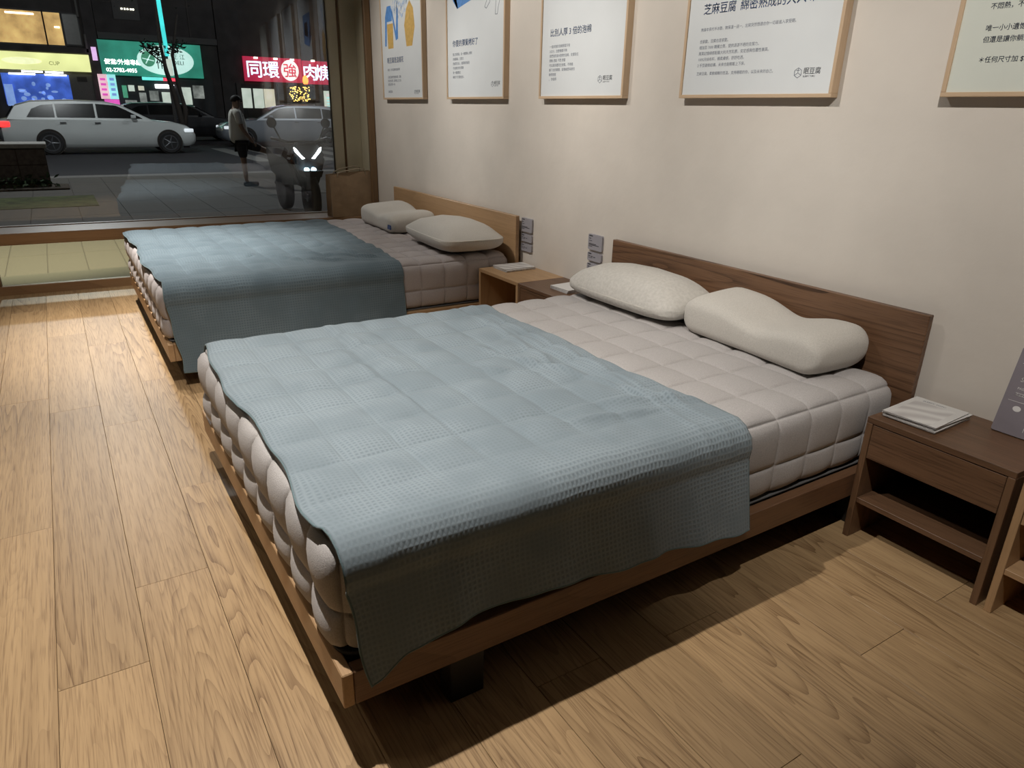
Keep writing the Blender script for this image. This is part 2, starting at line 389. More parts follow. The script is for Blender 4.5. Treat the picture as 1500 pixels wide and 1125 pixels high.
# ------------------------------------------------------------------ quilted mattress
def cells(seams, n):
    out = []
    for a, b_ in zip(seams, seams[1:]):
        for j in range(n): out.append(a + (b_-a)*(.5-.5*math.cos(PI*j/n)))
    out.append(seams[-1]); return out
def bulge(v, seams, p=.36):
    for a, b_ in zip(seams, seams[1:]):
        if a-1e-9 <= v <= b_+1e-9: return max(0, math.sin(PI*(v-a)/(b_-a)))**p
    return 0
def quilt_box(xs, ys, zs, r, amp, ampside, ampfoot, n=12, nz=9):
    """closed rounded box whose faces puff out between seam lines"""
    bm = nb(); cache = {}
    X, Y, Z = cells(xs, n), cells(ys, n), cells(zs, nz)
    lo = Vector((xs[0], ys[0], zs[0])); hi = Vector((xs[-1], ys[-1], zs[-1]))
    def vert(x, y, z):
        k = (round(x, 5), round(y, 5), round(z, 5))
        if k in cache: return cache[k]
        p = Vector((x, y, z)); q = Vector([min(max(p[i], lo[i]+r), hi[i]-r) for i in range(3)])
        d = p-q; d = d.normalized() if d.length > 1e-9 else Vector((0, 0, 1))
        h = 0
        if abs(z-hi.z) < 1e-6: h = amp*bulge(x, xs)*bulge(y, ys)
        elif abs(z-lo.z) < 1e-6: h = 0
        elif abs(x-lo.x) < 1e-6 or abs(x-hi.x) < 1e-6: h = ampside*bulge(y, ys)*bulge(z, zs)
        else: h = (ampfoot if abs(y-lo.y) < 1e-6 else ampside)*bulge(x, xs, .40)*bulge(z, zs, .42)
        h += .0015*mnoise.noise(p*9)
        cache[k] = bm.verts.new(q + d*(r+h)); return cache[k]
    def face(A, B, f, flip):
        for i in range(len(A)-1):
            for j in range(len(B)-1):
                vs = [f(A[i], B[j]), f(A[i+1], B[j]), f(A[i+1], B[j+1]), f(A[i], B[j+1])]
                bm.faces.new(vs[::-1] if flip else vs)
    face(X, Y, lambda a, b_: vert(a, b_, hi.z), False); face(X, Y, lambda a, b_: vert(a, b_, lo.z), True)
    face(X, Z, lambda a, b_: vert(a, lo.y, b_), False); face(X, Z, lambda a, b_: vert(a, hi.y, b_), True)
    face(Y, Z, lambda a, b_: vert(hi.x, a, b_), False); face(Y, Z, lambda a, b_: vert(lo.x, a, b_), True)
    return bm
def lin(a, b_, n): return [a + (b_-a)*i/n for i in range(n+1)]

# ------------------------------------------------------------------ bed
def make_bed(label, x0, x1, yF, matX, matY, matZ, foot_mat):
    t = thing('platform_bed', label, 'bed', ((x0+x1)/2, (yF-.03)/2, 0))
    ox, oy = -(x0+x1)/2, -(yF-.03)/2
    def p(name, mat, a, b_, c, d, e, f, bev=.0025): return bx(name, mat, t, a+ox, b_+ox, c+oy, d+oy, e, f, bev)
    p('headboard', matX, x0, x1, -.055, -.028, .0, .7315)
    p('side_rail', matY, x1-.035, x1, yF+.026, -.056, .1335, .2222)
    p('side_rail', matY, x0, x0+.035, yF+.026, -.056, .1335, .2222)
    p('foot_rail', foot_mat, x0, x1, yF, yF+.025, .1335, .2222)
    p('deck', M_dark, x0+.036, x1-.036, yF+.027, -.057, .165, .195)
    p('centre_beam', M_dark, (x0+x1)/2-.03, (x0+x1)/2+.03, yF+.2, -.06, .09, .164)
    for lx in (x1-.075, x0+.015):
        for ly in (yF+.26, -.24):
            p('leg', M_black, lx, lx+.06, ly, ly+.09, 0, .1645, .002)
    p('leg', M_black, (x0+x1)/2-.025, (x0+x1)/2+.025, yF+.9, yF+.95, 0, .089, .002)
    return t
bed1 = make_bed('walnut platform bed with dark headboard nearest the camera', -.057, 1.543, -2.06, M_walX, M_walY, M_walZ, M_oakX)  # foot rail in paler oak, painting in the light its face catches
bed2 = make_bed('light oak platform bed by the window', -2.845, -.971, -2.06, M_oakX, M_oakY, M_oakZ, M_oakX)

def make_mattress(label, xs, ys, zs, mat, center):
    t = thing('mattress', label, 'mattress', (center[0], center[1], zs[0]-.018))
    ox, oy, oz = -center[0], -center[1], -(zs[0]-.018)
    bm = quilt_box([x+ox for x in xs], [y+oy for y in ys], [z+oz for z in zs], .055, .016, .013, .024)
    o = mesh_obj('quilted_cover', bm, mat, t, smooth=True)
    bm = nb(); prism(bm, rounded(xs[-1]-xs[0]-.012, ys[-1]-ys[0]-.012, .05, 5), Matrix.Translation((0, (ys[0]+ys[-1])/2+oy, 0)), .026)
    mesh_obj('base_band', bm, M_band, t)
    bm = nb(); q = rounded(xs[-1]-xs[0]-.004, ys[-1]-ys[0]-.004, .052, 5)
    tube(bm, [(a, b_+(ys[0]+ys[-1])/2+oy, .024) for a, b_ in q+q[:1]], .0045, 6, False)
    mesh_obj('edge_piping', bm, M_cordgrey, t, smooth=True)
    return t
xs1 = lin(0, 1.505, 9); ys1 = lin(-2.045, -.08, 13); zs = [.222, .335, .497]
mat1 = make_mattress('warm grey quilted mattress on the walnut bed', xs1, ys1, zs, M_matt, (.7525, -1.0625))
xs2 = lin(-2.80, -.995, 11); ys2 = lin(-2.045, -.08, 13)
mat2 = make_mattress('mauve grey quilted mattress on the oak bed by the window', xs2, ys2, zs, M_matt2, (-1.8975, -1.0625))

# ------------------------------------------------------------------ waffle blankets
def interp(tab, v):
    if v <= tab[0][0]: return tab[0][1]
    for (a, p), (b_, q) in zip(tab, tab[1:]):
        if v <= b_:
            k = (v-a)/(b_-a); k = k*k*(3-2*k); return p + (q-p)*k
    return tab[-1][1]
def make_blanket(label, xs, ys, mat, yfoot, yhead, hem, far_hang, folds, seed, head_skew=0, lean=.05, creases=()):
    """cloth laid across the mattress: far drop, rolled edge, top, rolled edge, near drop down to the hem heights"""
    x0, x1 = xs[0], xs[-1]; ztop = .497; R = .085; gap = .016
    nt_, na, ntop, nh = 190, 10, 150, 60
    bm = nb(); uvl = bm.loops.layers.uv.new('UVMap')
    rows = []
    for it in range(nt_+1):
        t = it/nt_
        row = []
        # unrolled lengths
        yb = yfoot + (yhead-yfoot)*t
        hz = interp(hem, yb)
        drop = ztop - R - hz
        path = []
        Lf = far_hang
        for i in range(12): path.append(('f', Lf*(1-i/12)))
        for i in range(na): path.append(('fa', i/na*PI/2))
        for i in range(ntop): path.append(('t', i/ntop))
        for i in range(na): path.append(('na', i/na*PI/2))
        for i in range(nh+1): path.append(('n', drop*i/nh))
        s = 0; prev = None
        for kind, v in path:
            if kind == 'f': x, z, nx, nz, dep = x0-gap-.02*v, ztop-R-v, -1, 0, v
            elif kind == 'fa': x, z, nx, nz, dep = x0-gap+R-R*math.cos(v), ztop-R+R*math.sin(v), -math.cos(v), math.sin(v), 0
            elif kind == 't': x, z, nx, nz, dep = x0-gap+R+(x1-x0+2*gap-2*R)*v, ztop, 0, 1, 0
            elif kind == 'na': x, z, nx, nz, dep = x1+gap-R+R*math.sin(v), ztop-R+R*math.cos(v), math.sin(v), math.cos(v), 0
            else: x, z, nx, nz, dep = x1+gap+lean*(v/.25)**1.2 if v > 0 else x1+gap, ztop-R-v, 1, 0, v
            kx = (x-x0)/(x1-x0)
            y = yb + head_skew*(1-kx)*t
            # imprint of the quilting
            topw = max(0, nz)
            fade = min(1, max(0, (x1-.06-x)/.18))*min(1, max(0, (x-x0-.02)/.08))
            off = .009 + (1-fade)*.013*topw + .0165*fade*topw*bulge(min(max(x, x0), x1), xs, .5)*bulge(min(max(y, ys[0]), ys[-1]), ys, .5)
            if kind == 'na': off += .012*math.sin(2*v)
            P = Vector((x*5+seed, y*5, z*3))
            rn = 1-abs(mnoise.noise(P*.9)*2)
            off += .006*topw*max(0, rn-.55) + .003*mnoise.noise(P*2.3)
            for (cx, cy, ang, ln, wd, hh) in creases:
                dx, dy = x-cx, y-cy; al = dx*math.cos(ang)+dy*math.sin(ang); ac = -dx*math.sin(ang)+dy*math.cos(ang)
                if abs(al) < ln: off += topw*hh*math.exp(-(ac/wd)**2)*math.cos(al/ln*PI/2)
            # hanging folds grow with depth
            if kind == 'n':
                g = min(1, dep/.22)
                for (fy, fw_, fa) in folds: off += fa*g*math.exp(-((y-fy-.03*dep)/fw_)**2)
                off += g*.003*math.sin(y*21+seed*3)
            # cloth sags over the foot edge, and slopes at the head hem
            if topw > 0 and kind in ('t', 'fa', 'na'):
                ef = max(0, (ys[0]+.03 - y)/.05); z -= .008*min(ef, 1.4)**2*topw
                if t > .985: off -= .006*topw*(t-.985)/.015
            hemw = .012*math.sin(x*7+seed) + .006*math.sin(x*17+1) if kind in ('t', 'fa', 'na') else .004*math.sin(dep*30)
            if t < .10 and kind in ('na', 'n'): y += (.01 + .03*min(1, dep/.26))*(1-t/.10)
            if t < .04: y += hemw*(1-t/.04)
            if t > .96: y += .010*math.sin(x*9+seed*2)*((t-.96)/.04)
            co = Vector((x+nx*off, y, z+nz*off))
            base = Vector((x, 0, z))
            if prev is not None: s += (base-prev).length
            prev = base
            row.append((bm.verts.new(co), s, yb))
        rows.append(row)
    for A, B in zip(rows, rows[1:]):
        for i in range(len(A)-1):
            vs = (A[i], A[i+1], B[i+1], B[i])
            fc = bm.faces.new([v[0] for v in vs])
            for lp, v in zip(fc.loops, vs): lp[uvl].uv = (v[1], v[2])
    edge = [v[0].co.copy() for v in rows[0]] + [r[-1][0].co.copy() for r in rows] + [v[0].co.copy() for v in reversed(rows[-1])] + [r[0][0].co.copy() for r in reversed(rows)]
    c = ((x0+x1)/2, (yfoot+yhead)/2, .2)
    bmesh.ops.translate(bm, verts=bm.verts, vec=Vector((-c[0], -c[1], -c[2])))
    bmesh.ops.recalc_face_normals(bm, faces=bm.faces)
    th = thing('throw_blanket', label, 'blanket', c)
    o = mesh_obj('cloth', bm, mat, th, smooth=True)
    so = o.modifiers.new('thickness', 'SOLIDIFY'); so.thickness = .004; so.offset = 0
    hb = nb(); pts = [e-Vector(c) for e in edge[::2]]
    tube(hb, pts, .0032, 5, False); mesh_obj('hem', hb, M_hem, th, smooth=True)
    return th
hem1 = [(-2.08, .175), (-2.03, .200), (-1.91, .243), (-1.745, .267), (-1.56, .258), (-1.455, .249), (-1.30, .232), (-1.20, .237), (-1.05, .222), (-.885, .199), (-.80, .197)]
make_blanket('dusty blue waffle blanket across the walnut bed', xs1, ys1, M_blank, -2.042, -.835, hem1, .20,
             [(-1.80, .04, .013), (-1.66, .05, -.006), (-1.52, .05, .010), (-1.22, .035, .015), (-1.06, .05, .012), (-.90, .04, .006)], 1.3, .0, .055,
             [(.75, -.925, .0, .95, .012, .008), (.6, -.965, .02, .5, .010, .006), (1.2, -.97, -.12, .4, .012, .008), (.95, -1.05, .35, .5, .014, .016), (.55, -1.02, -.1, .5, .016, .012), (1.25, -1.0, 1.2, .25, .02, .014), (1.30, -1.12, 1.35, .25, .016, .012), (.3, -1.55, .1, .45, .02, .010),
              (.75, -1.62, .05, .5, .018, .009), (.35, -1.0, .05, .35, .014, .012), (.8, -1.25, .9, .22, .018, .010)])
hem2 = [(-2.10, .085), (-1.85, .075), (-1.4, .08), (-1.0, .075), (-.7, .085)]
make_blanket('dark teal waffle blanket across the oak bed by the window', xs2, ys2, M_blank2, -2.05, -.80, hem2, .07,
             [(-1.45, .03, .012), (-1.32, .035, .010), (-1.1, .03, .008)], 4.1, .13, .03,
             [(-1.3, -1.05, .9, .35, .016, .018), (-1.2, -1.15, 1.1, .3, .016, .016), (-1.6, -1.02, .3, .5, .018, .014), (-1.5, -1.5, .4, .35, .02, .012), (-1.35, -1.35, .5, .3, .02, .012)])

# ------------------------------------------------------------------ pillows
def sgnpow(v, p): return math.copysign(abs(v)**p, v)
def pillow_obj(name, label, fn, mat, loc, rotz, nu=96, nv=64, tilt=0, group=None):
    th = thing(name, label, 'pillow', loc, rotz, group)
    bm = nb(); rings = []
    for i in range(nu+1):
        rings.append([bm.verts.new(fn(i/nu, j/nv)) for j in range(nv)])
    for A, B in zip(rings, rings[1:]):
        for j in range(nv): bm.faces.new((A[j], A[(j+1) % nv], B[(j+1) % nv], B[j]))
    bm.faces.new(rings[0][::-1]); bm.faces.new(rings[-1])
    bmesh.ops.recalc_face_normals(bm, faces=bm.faces)
    o = mesh_obj('cover', bm, mat, th, smooth=True)
    return th
def contour(L, prof, endr, seed=0, puff=.006):
    """prof(j): cross-section loop (y,z) for angle 0..1; swept along x with rounded ends"""
    cz = .5*(max(prof(k/40)[1] for k in range(40)))
    def fn(u, v):
        a = PI*(u-.5); x = L/2*sgnpow(math.sin(a), .55) if False else None
        # position along length with rounded ends
        uu = 2*u-1; x = L/2*(uu if abs(uu) < .7 else math.copysign(.7 + .3*math.sin((abs(uu)-.7)/.3*PI/2), uu))
        d = L/2-abs(x); k = 1 if d > endr else math.sqrt(max(0, 1-((endr-d)/endr)**2))
        k = .02 + .98*k
        y, z = prof(v)
        yk = 1 - (1-k)*.30; zz = cz + (z-cz)*(.12+.88*k)
        P = Vector((x*6+seed, y*6, z*6))
        return Vector((x, y*yk, max(.0, zz + puff*mnoise.noise(P)*(1 if z > .02 else 0))))
    return fn
def superprof(a, b_, p=.62, zc=None, hump=None):
    def f(v):
        t = 2*PI*v; y = a*sgnpow(math.cos(t), p); z = b_*sgnpow(math.sin(t), p)
        if hump and z > 0: z *= hump(y/a)
        return y, z+b_
    return f
# rectangular pillow with pinched corners: top/bottom skins
def cushion(L, Wd, H, zc, seed=0, flatbottom=.35, pinch=.06, pw=.42, ex=.24, pb=.35):
    def fn(u, v):
        t = 2*PI*v
        a = PI*(u-.5); sx = math.sin(a); ca = math.cos(a)
        x = L/2*sgnpow(sx, ex)
        y0 = Wd/2*sgnpow(math.cos(t), ex); k = abs(ca)**ex
        y = y0*min(1, k*1.02)
        e = 1-pinch*(abs(y/(Wd/2))**3)*1; f = 1-pinch*(abs(x/(L/2))**3)
        up = math.sin(t)
        hh = (max(0, 1-abs(2*x/L)**3)**pw)*(max(0, 1-abs(2*y/Wd)**3)**pw)
        hb = (max(0, 1-abs(2*x/L)**4)**pb)*(max(0, 1-abs(2*y/Wd)**4)**pb)
        s = sgnpow(up, .35)
        z = zc + (H-zc)*hh*max(0, s) - zc*hb*max(0, -s)
        P = Vector((x*7+seed, y*7, z*5))
        return Vector((x*e, y*f, z + .004*mnoise.noise(P)*max(0, s)))
    return fn
ZT = .514
pa = pillow_obj('pillow', 'cream latex pillow with fine dimples on the walnut bed', cushion(.71, .35, .17, .055, 2.0, pw=.55), M_pillowdots, (.36, -.232, ZT), math.radians(1))
# gathered underside band of the near cream pillow
def wave_prof(v):
    """contour pillow cross-section: low front hump, dip, tall back hump"""
    t = v
    if t < .5:   # top from front (-) to back (+)
        k = t/.5; y = -.17 + .34*k
        h = .105 + .0*k + .030*math.exp(-((k-.80)/.17)**2) + .012*math.exp(-((k-.20)/.16)**2) - .018*math.exp(-((k-.48)/.16)**2)
        edge = min(k, 1-k); e = min(1, edge/.13); h *= math.sqrt(max(0, 1-(1-e)**2))*.80+.20
        return y, h
    k = (t-.5)/.5; y = .17 - .34*k
    edge = min(k, 1-k); e = min(1, edge/.10)
    return y, .028*(1-math.sqrt(max(0, 1-(1-e)**2)))
def long_wave(L, W, H, dip, seed, endr=.07):
    """pillow whose height dips in the middle of its length (bean shaped from the side)"""
    def fn(u, v):
        uu = 2*u-1; x = L/2*(uu if abs(uu) < .65 else math.copysign(.65 + .35*math.sin((abs(uu)-.65)/.35*PI/2), uu))
        d = L/2-abs(x); k = 1 if d > endr else math.sqrt(max(0, 1-((endr-d)/endr)**2))
        t = 2*PI*v; cy = sgnpow(math.cos(t), .47); sz = sgnpow(math.sin(t), .50)
        xx = x/(L/2)
        h = H*(1 - dip*math.exp(-((xx-.12)/.36)**2)) * (1-.10*max(0, xx))
        back = .5+.5*cy
        h *= (.90 + .16*back)
        y = W/2*cy*(.72+.28*k)*(1-.05*math.exp(-((xx-.1)/.4)**2))
        z = h*.5 + h*.5*sz*(.10+.90*k)
        if z < h*.5: z = h*.5 - (h*.5)*min(1, (h*.5-z)/(h*.42))
        P = Vector((x*6+seed, y*6, z*6))
        return Vector((x, y, max(0, z + .003*mnoise.noise(P)*(1 if sz > -.2 else 0))))
    return fn
pb = pillow_obj('pillow', 'ivory contour pillow with a dip in the middle on the walnut bed', long_wave(.655, .305, .158, .27, 5.0), M_pillow, (1.06, -.212, ZT), math.radians(-3), 72, 44)
pc = pillow_obj('pillow', 'ivory contour pillow beside the paper bag on the oak bed', long_wave(.66, .36, .15, .22, 8.0), M_pillow, (-2.22, -.30, ZT), math.radians(-2), 72, 44)
bx('brand_tab', M_blue_tag, pc, .27, .33, -.178, -.172, .03, .06, .001)
pd = pillow_obj('pillow', 'puffy ivory pillow with piped edges on the oak bed', cushion(.72, .43, .18, .085, 11.0, pinch=.05, pw=.75), M_pillow, (-1.33, -.30, ZT), math.radians(-3))
def piping(th, L, Wd, z, pinch=.05):
    bm = nb(); pts = []
    for i in range(81):
        t = 2*PI*i/80; x = (L/2-.004)*sgnpow(math.cos(t), .24); y = (Wd/2-.004)*sgnpow(math.sin(t), .24)
        pts.append((x*(1-pinch*abs(2*y/Wd)**3), y*(1-pinch*abs(2*x/L)**3), z))
    tube(bm, pts, .005, 6, False); mesh_obj('piping', bm, M_piping, th, smooth=True)
piping(pd, .72, .43, .088)
piping(pa, .71, .35, .056, .06)

# ------------------------------------------------------------------ bedside tables
def nightstand(label, x0, mats, drawer=True, w=.436, d=.3145, h=.4393, yb=-.001, group='bedside tables', shelf=True):
    mX, mY, mZ = mats
    t = thing('bedside_table', label, 'bedside table', (x0+w/2, yb-d/2, 0), 0, group)
    a, b_, c, e = -w/2, w/2, -d/2, d/2; T = .020
    bx('side_panel', mZ, t, a, a+T, c, e, 0, h-T-.0004, .0015); bx('side_panel', mZ, t, b_-T, b_, c, e, 0, h-T-.0004, .0015)
    bx('top_panel', mX, t, a, b_, c, e, h-T, h, .0015)
    bx('shelf', mX, t, a+T+.0004, b_-T-.0004, c+.003, e-.004, .135, .153, .0012)
    bx('back_panel', M_dark if mats[0] is M_walF else mX, t, a+T+.0004, b_-T-.0004, e-.012, e-.002, .154, h-T-.0006, 0)
    if drawer:
        bx('drawer_front', mX, t, a+T+.002, b_-T-.002, c+.002, c+.020, .300, h-T-.003, .0012)
        bx('drawer_box', mX, t, a+T+.004, b_-T-.004, c+.0205, e-.02, .305, h-T-.008, 0)
    return t
WAL = (M_walF, M_walY, M_walZ); OAK = (M_oakX, M_oakY, M_oakZ)
nightstand('walnut bedside table with one drawer and low shelf beside the near bed', 1.557, WAL)
nightstand('light oak bedside table at the right edge of the photo', 2.012, OAK)
nightstand('light oak open bedside table between the two beds', -.966, OAK, False)
nightstand('walnut bedside table squeezed between oak table and near bed', -.527, WAL, True)

def booklet(label, x, y, z, w, h, rot, mat, group, thick=.003, pages=True):
    t = thing('booklet', label, 'booklet', (x, y, z), math.radians(rot), group)
    bx('pages', M_bookside, t, -w/2+.001, w/2-.001, -h/2+.001, h/2-.001, 0, thick-.0006, 0)
    bx('cover', mat, t, -w/2, w/2, -h/2, h/2, thick-.0006, thick, 0)
    return t
z = .4394
for i in range(5):
    last = i == 4
    b_ = booklet('pale booklet with a folded sheet picture on top of the stack on the near table' if last else ('lowest pale booklet of the stack on the near table', 'second booklet from the bottom of the stack on the near table', 'middle booklet of the stack of five on the near table', 'booklet directly under the topmost one on the near table')[i],
                 1.655+random.uniform(-.006, .006), -.165+random.uniform(-.006, .006), z, .165, .215, random.uniform(-4, 4) if not last else 3, M_cover if last else M_booklet, 'booklets stacked on the near walnut table', .0045)
    if last:
        bx('white_margin', M_booklet, b_, -.0825, -.066, -.1075, .1075, .0045, .0047, 0); bx('white_margin', M_booklet, b_, .060, .0825, -.1075, .1075, .0045, .0047, 0)
        bx('white_margin', M_booklet, b_, -.066, .060, .07, .1075, .0045, .0047, 0)
        text('SLEEPY TOFU', .012, M_inkgrey, 'cover_title', b_, Matrix.Translation((-.05, .08, .0048)), .0001)
    z += .0047
z = .4394
for i in range(3):
    booklet('glossy booklet on top of the small pile on the oak table between the beds' if i == 2 else ('bottom booklet of the pile on the oak table between the beds', 'middle booklet of the pile on the oak table between the beds')[i],
            -.862+random.uniform(-.005, .005), -.13, z, .15, .21, random.uniform(-3, 3), M_cover if i == 2 else M_booklet, 'booklets on the oak table between the beds', .005)
    z += .0052
z = .4394
for i in range(3):
    booklet('white booklet on the walnut table, half hidden by the near mattress' if i == 2 else ('lowest booklet on the walnut table between the beds', 'middle booklet on the walnut table between the beds')[i],
            -.27, -.12, z, .15, .21, 2*i, M_booklet, 'booklets on the walnut table between the beds', .006)
    z += .0062

# leaning mauve sign on the near bedside table
sg = thing('table_sign', 'mauve sign plate leaning on the near walnut bedside table', 'sign', (1.90, -.07, .4397))
def sign_plate():
    # leaning plate: bottom edge forward, top back; local x along the wall
    lean = math.radians(14); M = Matrix.Rotation(0, 4, 'Z') @ Matrix(((1, 0, 0, 0), (0, math.sin(lean), -math.cos(lean), 0), (0, math.cos(lean), math.sin(lean), 0), (0, 0, 0, 1)))
    bm = nb(); prism(bm, rounded(.185, .262, .006, 3, 0, .133), M @ Matrix.Translation((0, 0, -.004)), .008); mesh_obj('plate', bm, M_plate, sg)
    bm = nb(); box(bm, -.05, .05, .01, .07, 0, .004, 0); mesh_obj('stand_foot', bm, M_plate, sg)
    F = M @ Matrix.Translation((0, 0, .0042))
    def T(s, size, x, y, b=0): text(s, size, M_white, 'lettering', sg, F @ Matrix.Translation((x, y, 0)), .0001, bold=b)
    T('WIFI', .011, -.066, .188); T('Sleepy', .019, -.066, .163, .0004); T('PASSWORD', .010, -.066, .139); T('zzzzzz', .020, -.066, .120, .0004)
    for yy in (.216, .102): flat('rule_line', [[(-.078, yy), (.08, yy), (.08, yy+.0012), (-.078, yy+.0012)]], M_white, sg, F, .0002)
    flat('speech_bubble', [ellipse(-.047, .082, .011, .0085)], M_white, sg, F, .0002)
    flat('rule_line', [[(-.010, .02), (-.0088, .02), (-.0088, .07), (-.010, .07)]], M_white, sg, F, .0002)
sign_plate()

# ------------------------------------------------------------------ cards on the wall
def wall_card(label, x0, x1, z0, z1, lines):
    t = thing('wall_card', label, 'card', ((x0+x1)/2, 0, (z0+z1)/2), 0, None)
    w, h = x1-x0, z1-z0
    flat('card', [rounded(w, h, .008, 4)], M_tagcard, t, MW(0, 0, 0), .012)
    F = MW(0, -.0122, 0)
    for i, (lx, ly, lw, lh) in enumerate(lines):
        flat('print_line', [[(lx*w, ly*h), ((lx+lw)*w, ly*h), ((lx+lw)*w, ly*h+lh), (lx*w, ly*h+lh)]], M_tagink, t, F, .0002)
big = [(-.43, .36, .26, .006), (-.43, .20, .14, .004), (-.43, .06, .22, .003), (-.43, -.14, .52, .0035), (-.43, -.21, .72, .0035), (-.43, -.30, .25, .0035)]
sml = [(-.43, .28, .22, .006), (-.43, .02, .14, .004), (-.24, -.02, .14, .004), (-.05, -.06, .14, .004), (-.43, -.16, .30, .0025)]
nm = ('tallest grey card', 'small grey card in the middle', 'lowest small grey card')
for gx, where in ((-.917, 'beside the oak headboard'), (-.252, 'beside the walnut headboard')):
    for k, (z0, z1, ln) in enumerate(((.640, .722, big), (.581, .626, sml), (.523, .568, sml))):
        wall_card('%s of three on the wall %s' % (nm[k], where), gx-.058, gx+.058, z0, z1, ln)

# ------------------------------------------------------------------ framed posters
def poster(label, x0, x1, zb, zt, paper=None):
    t = thing('framed_poster', label, 'poster', ((x0+x1)/2, 0, zb), 0, 'framed posters on the wall')
    w, h = x1-x0, zt-zb; D = .038; fw_ = .013
    bx('frame_rail', M_frameX, t, -w/2, w/2, -D, -.0005, 0, fw_, .0008); bx('frame_rail', M_frameX, t, -w/2, w/2, -D, -.0005, h-fw_, h, .0008)
    bx('frame_stile', M_frameZ, t, -w/2, -w/2+fw_, -D, -.0005, fw_+.0003, h-fw_-.0003, .0008); bx('frame_stile', M_frameZ, t, w/2-fw_, w/2, -D, -.0005, fw_+.0003, h-fw_-.0003, .0008)
    bx('print', paper or M_paper, t, -w/2+fw_, w/2-fw_, -D+.006, -D+.010, fw_, h-fw_, 0)
    F = MW(0, -D+.0058, 0)
    def T(s, size, x, y, m=M_inkgrey, b=0, sx=1): text(s, size, m, 'lettering', t, F @ Matrix.Translation((x-w/2, y, 0)), .00008, bold=b, sx=sx)
    def A(name, polys, m): flat(name, [[(x-w/2, y) for x, y in p] for p in polys], m, t, F, .0001)
    def logo(x, y, s=1.0):
        c = nb()
        r = .021*s; hexp = [(x-w/2+r*math.cos(PI/6+k*PI/3), y+r*math.sin(PI/6+k*PI/3)) for k in range(6)]
        def seg(a, b2): tube(c, [F @ Vector((*a, .0003)), F @ Vector((*b2, .0003))], .0011*s, 4)
        for k in range(6): seg(hexp[k], hexp[(k+1) % 6])
        ce = (x-w/2, y)
        for k in (1, 3, 5): seg(ce, hexp[k])
        seg(((hexp[0][0]+ce[0])/2, (hexp[0][1]+ce[1])/2+.004), ((hexp[2][0]+ce[0])/2, (hexp[2][1]+ce[1])/2+.004))
        mesh_obj('logo_mark', c, M_inkgrey, t)
        T('眠豆腐', .030*s, x+.028*s, y-.004*s, M_inkgrey, .0002); T('SLEEPY TOFU', .0105*s, x+.029*s, y-.019*s, M_inkgrey, .0001)
    return t, T, A, logo
ZP, ZPT = 1.391, 2.44
# 1: two illustrated figures
t, T, A, L = poster('framed poster nearest the window with two drawn figures in blue and yellow', -3.02, -2.275, ZP, ZPT)
A('drawn_jacket', [[(.07, .38), (.10, .38), (.122, .545), (.215, .545), (.225, .60), (.20, .65), (.13, .65), (.09, .58)]], M_artblue)
A('drawn_sleeve', [[(.215, .63), (.235, .60), (.285, .47), (.312, .63), (.335, .62), (.322, .42), (.28, .41), (.225, .56)]], M_artblue)
A('drawn_trousers', [[(.13, .36), (.23, .36), (.235, .53), (.12, .53)]], M_artgold)
A('drawn_coat', [[(.47, .36), (.57, .36), (.62, .48), (.60, .60), (.54, .655), (.48, .60), (.44, .50)]], M_artgold)
for q in ([(.50, .70), (.51, .70), (.53, .86), (.52, .86)], [(.57, .70), (.58, .70), (.56, .86), (.55, .86)], [(.13, .70), (.14, .70), (.17, .80), (.16, .80)], [(.21, .70), (.22, .70), (.19, .80), (.18, .80)]): A('drawn_line', [q], M_artblue)
rnd = random.Random(3)
A('drawn_rain', [[(x, y), (x+.006, y), (x+.012, y+.022), (x+.006, y+.022)] for x, y in [(rnd.uniform(.22, .50), rnd.uniform(.50, .86)) for _ in range(230)] if y > .54 + abs(x-.36)*.35], M_artlight)
T('眠豆腐是這樣花', .044, .10, .262, M_inkblue, .0006)
for i, s in enumerate(('床墊，並不是越軟就越好睡', '', '豆腐是我們的靈感來源，柔軟', '但是有支撐，讓你躺上去之後', '就像回到家一樣', '', '就是豆腐')): 
    if s: T(s, .0195, .10, .205-.026*i)
L(.60, .05, .7)
# 2: blue oven box and walking legs
t, T, A, L = poster('framed poster with a blue box and drawn walking legs', -1.905, -1.165, ZP, ZPT)
A('drawn_box', [[(.05, .62), (.15, .53), (.455, .585), (.44, .86), (.05, .86)]], M_artblue)
A('drawn_box_side', [[(.0, .70), (.15, .53), (.16, .535), (.05, .86), (.0, .86)]], M_inkblue)
A('drawn_window', [[(.20, .63), (.40, .66), (.40, .78), (.20, .78)]], M_artlight)
A('drawn_glass', [[(.215, .65), (.385, .675), (.385, .77), (.215, .77)]], M_paper)
def outline(pts, wd=.0035):
    out = []
    for (a, b_), (c, d) in zip(pts, pts[1:]):
        l = math.hypot(c-a, d-b_) or 1; nx, ny = -(d-b_)/l*wd/2, (c-a)/l*wd/2
        out.append([(a-nx, b_-ny), (c-nx, d-ny), (c+nx, d+ny), (a+nx, b_+ny)])
    return out
A('drawn_legs', outline([(.54, .80), (.545, .62), (.53, .55), (.50, .51), (.52, .50), (.56, .53), (.575, .64), (.58, .80)]) + outline([(.60, .80), (.64, .62), (.63, .52), (.625, .46), (.65, .46), (.66, .50), (.69, .56), (.675, .66), (.65, .80)]), M_inkgrey)
T('你要的彈簧烤好了', .042, .085, .317, M_inkblue, .0008)
for i, s in enumerate(('獨立筒彈簧，每一顆都精心烤製', '高碳鋼線，支撐力', '熱處理 回火，讓彈簧更耐用', '不易變形的好彈簧', '每一顆都獨立', '睡覺 不打擾枕邊人')): T(s, .0185, .085, .262-.027*i)
L(.60, .085, .75)
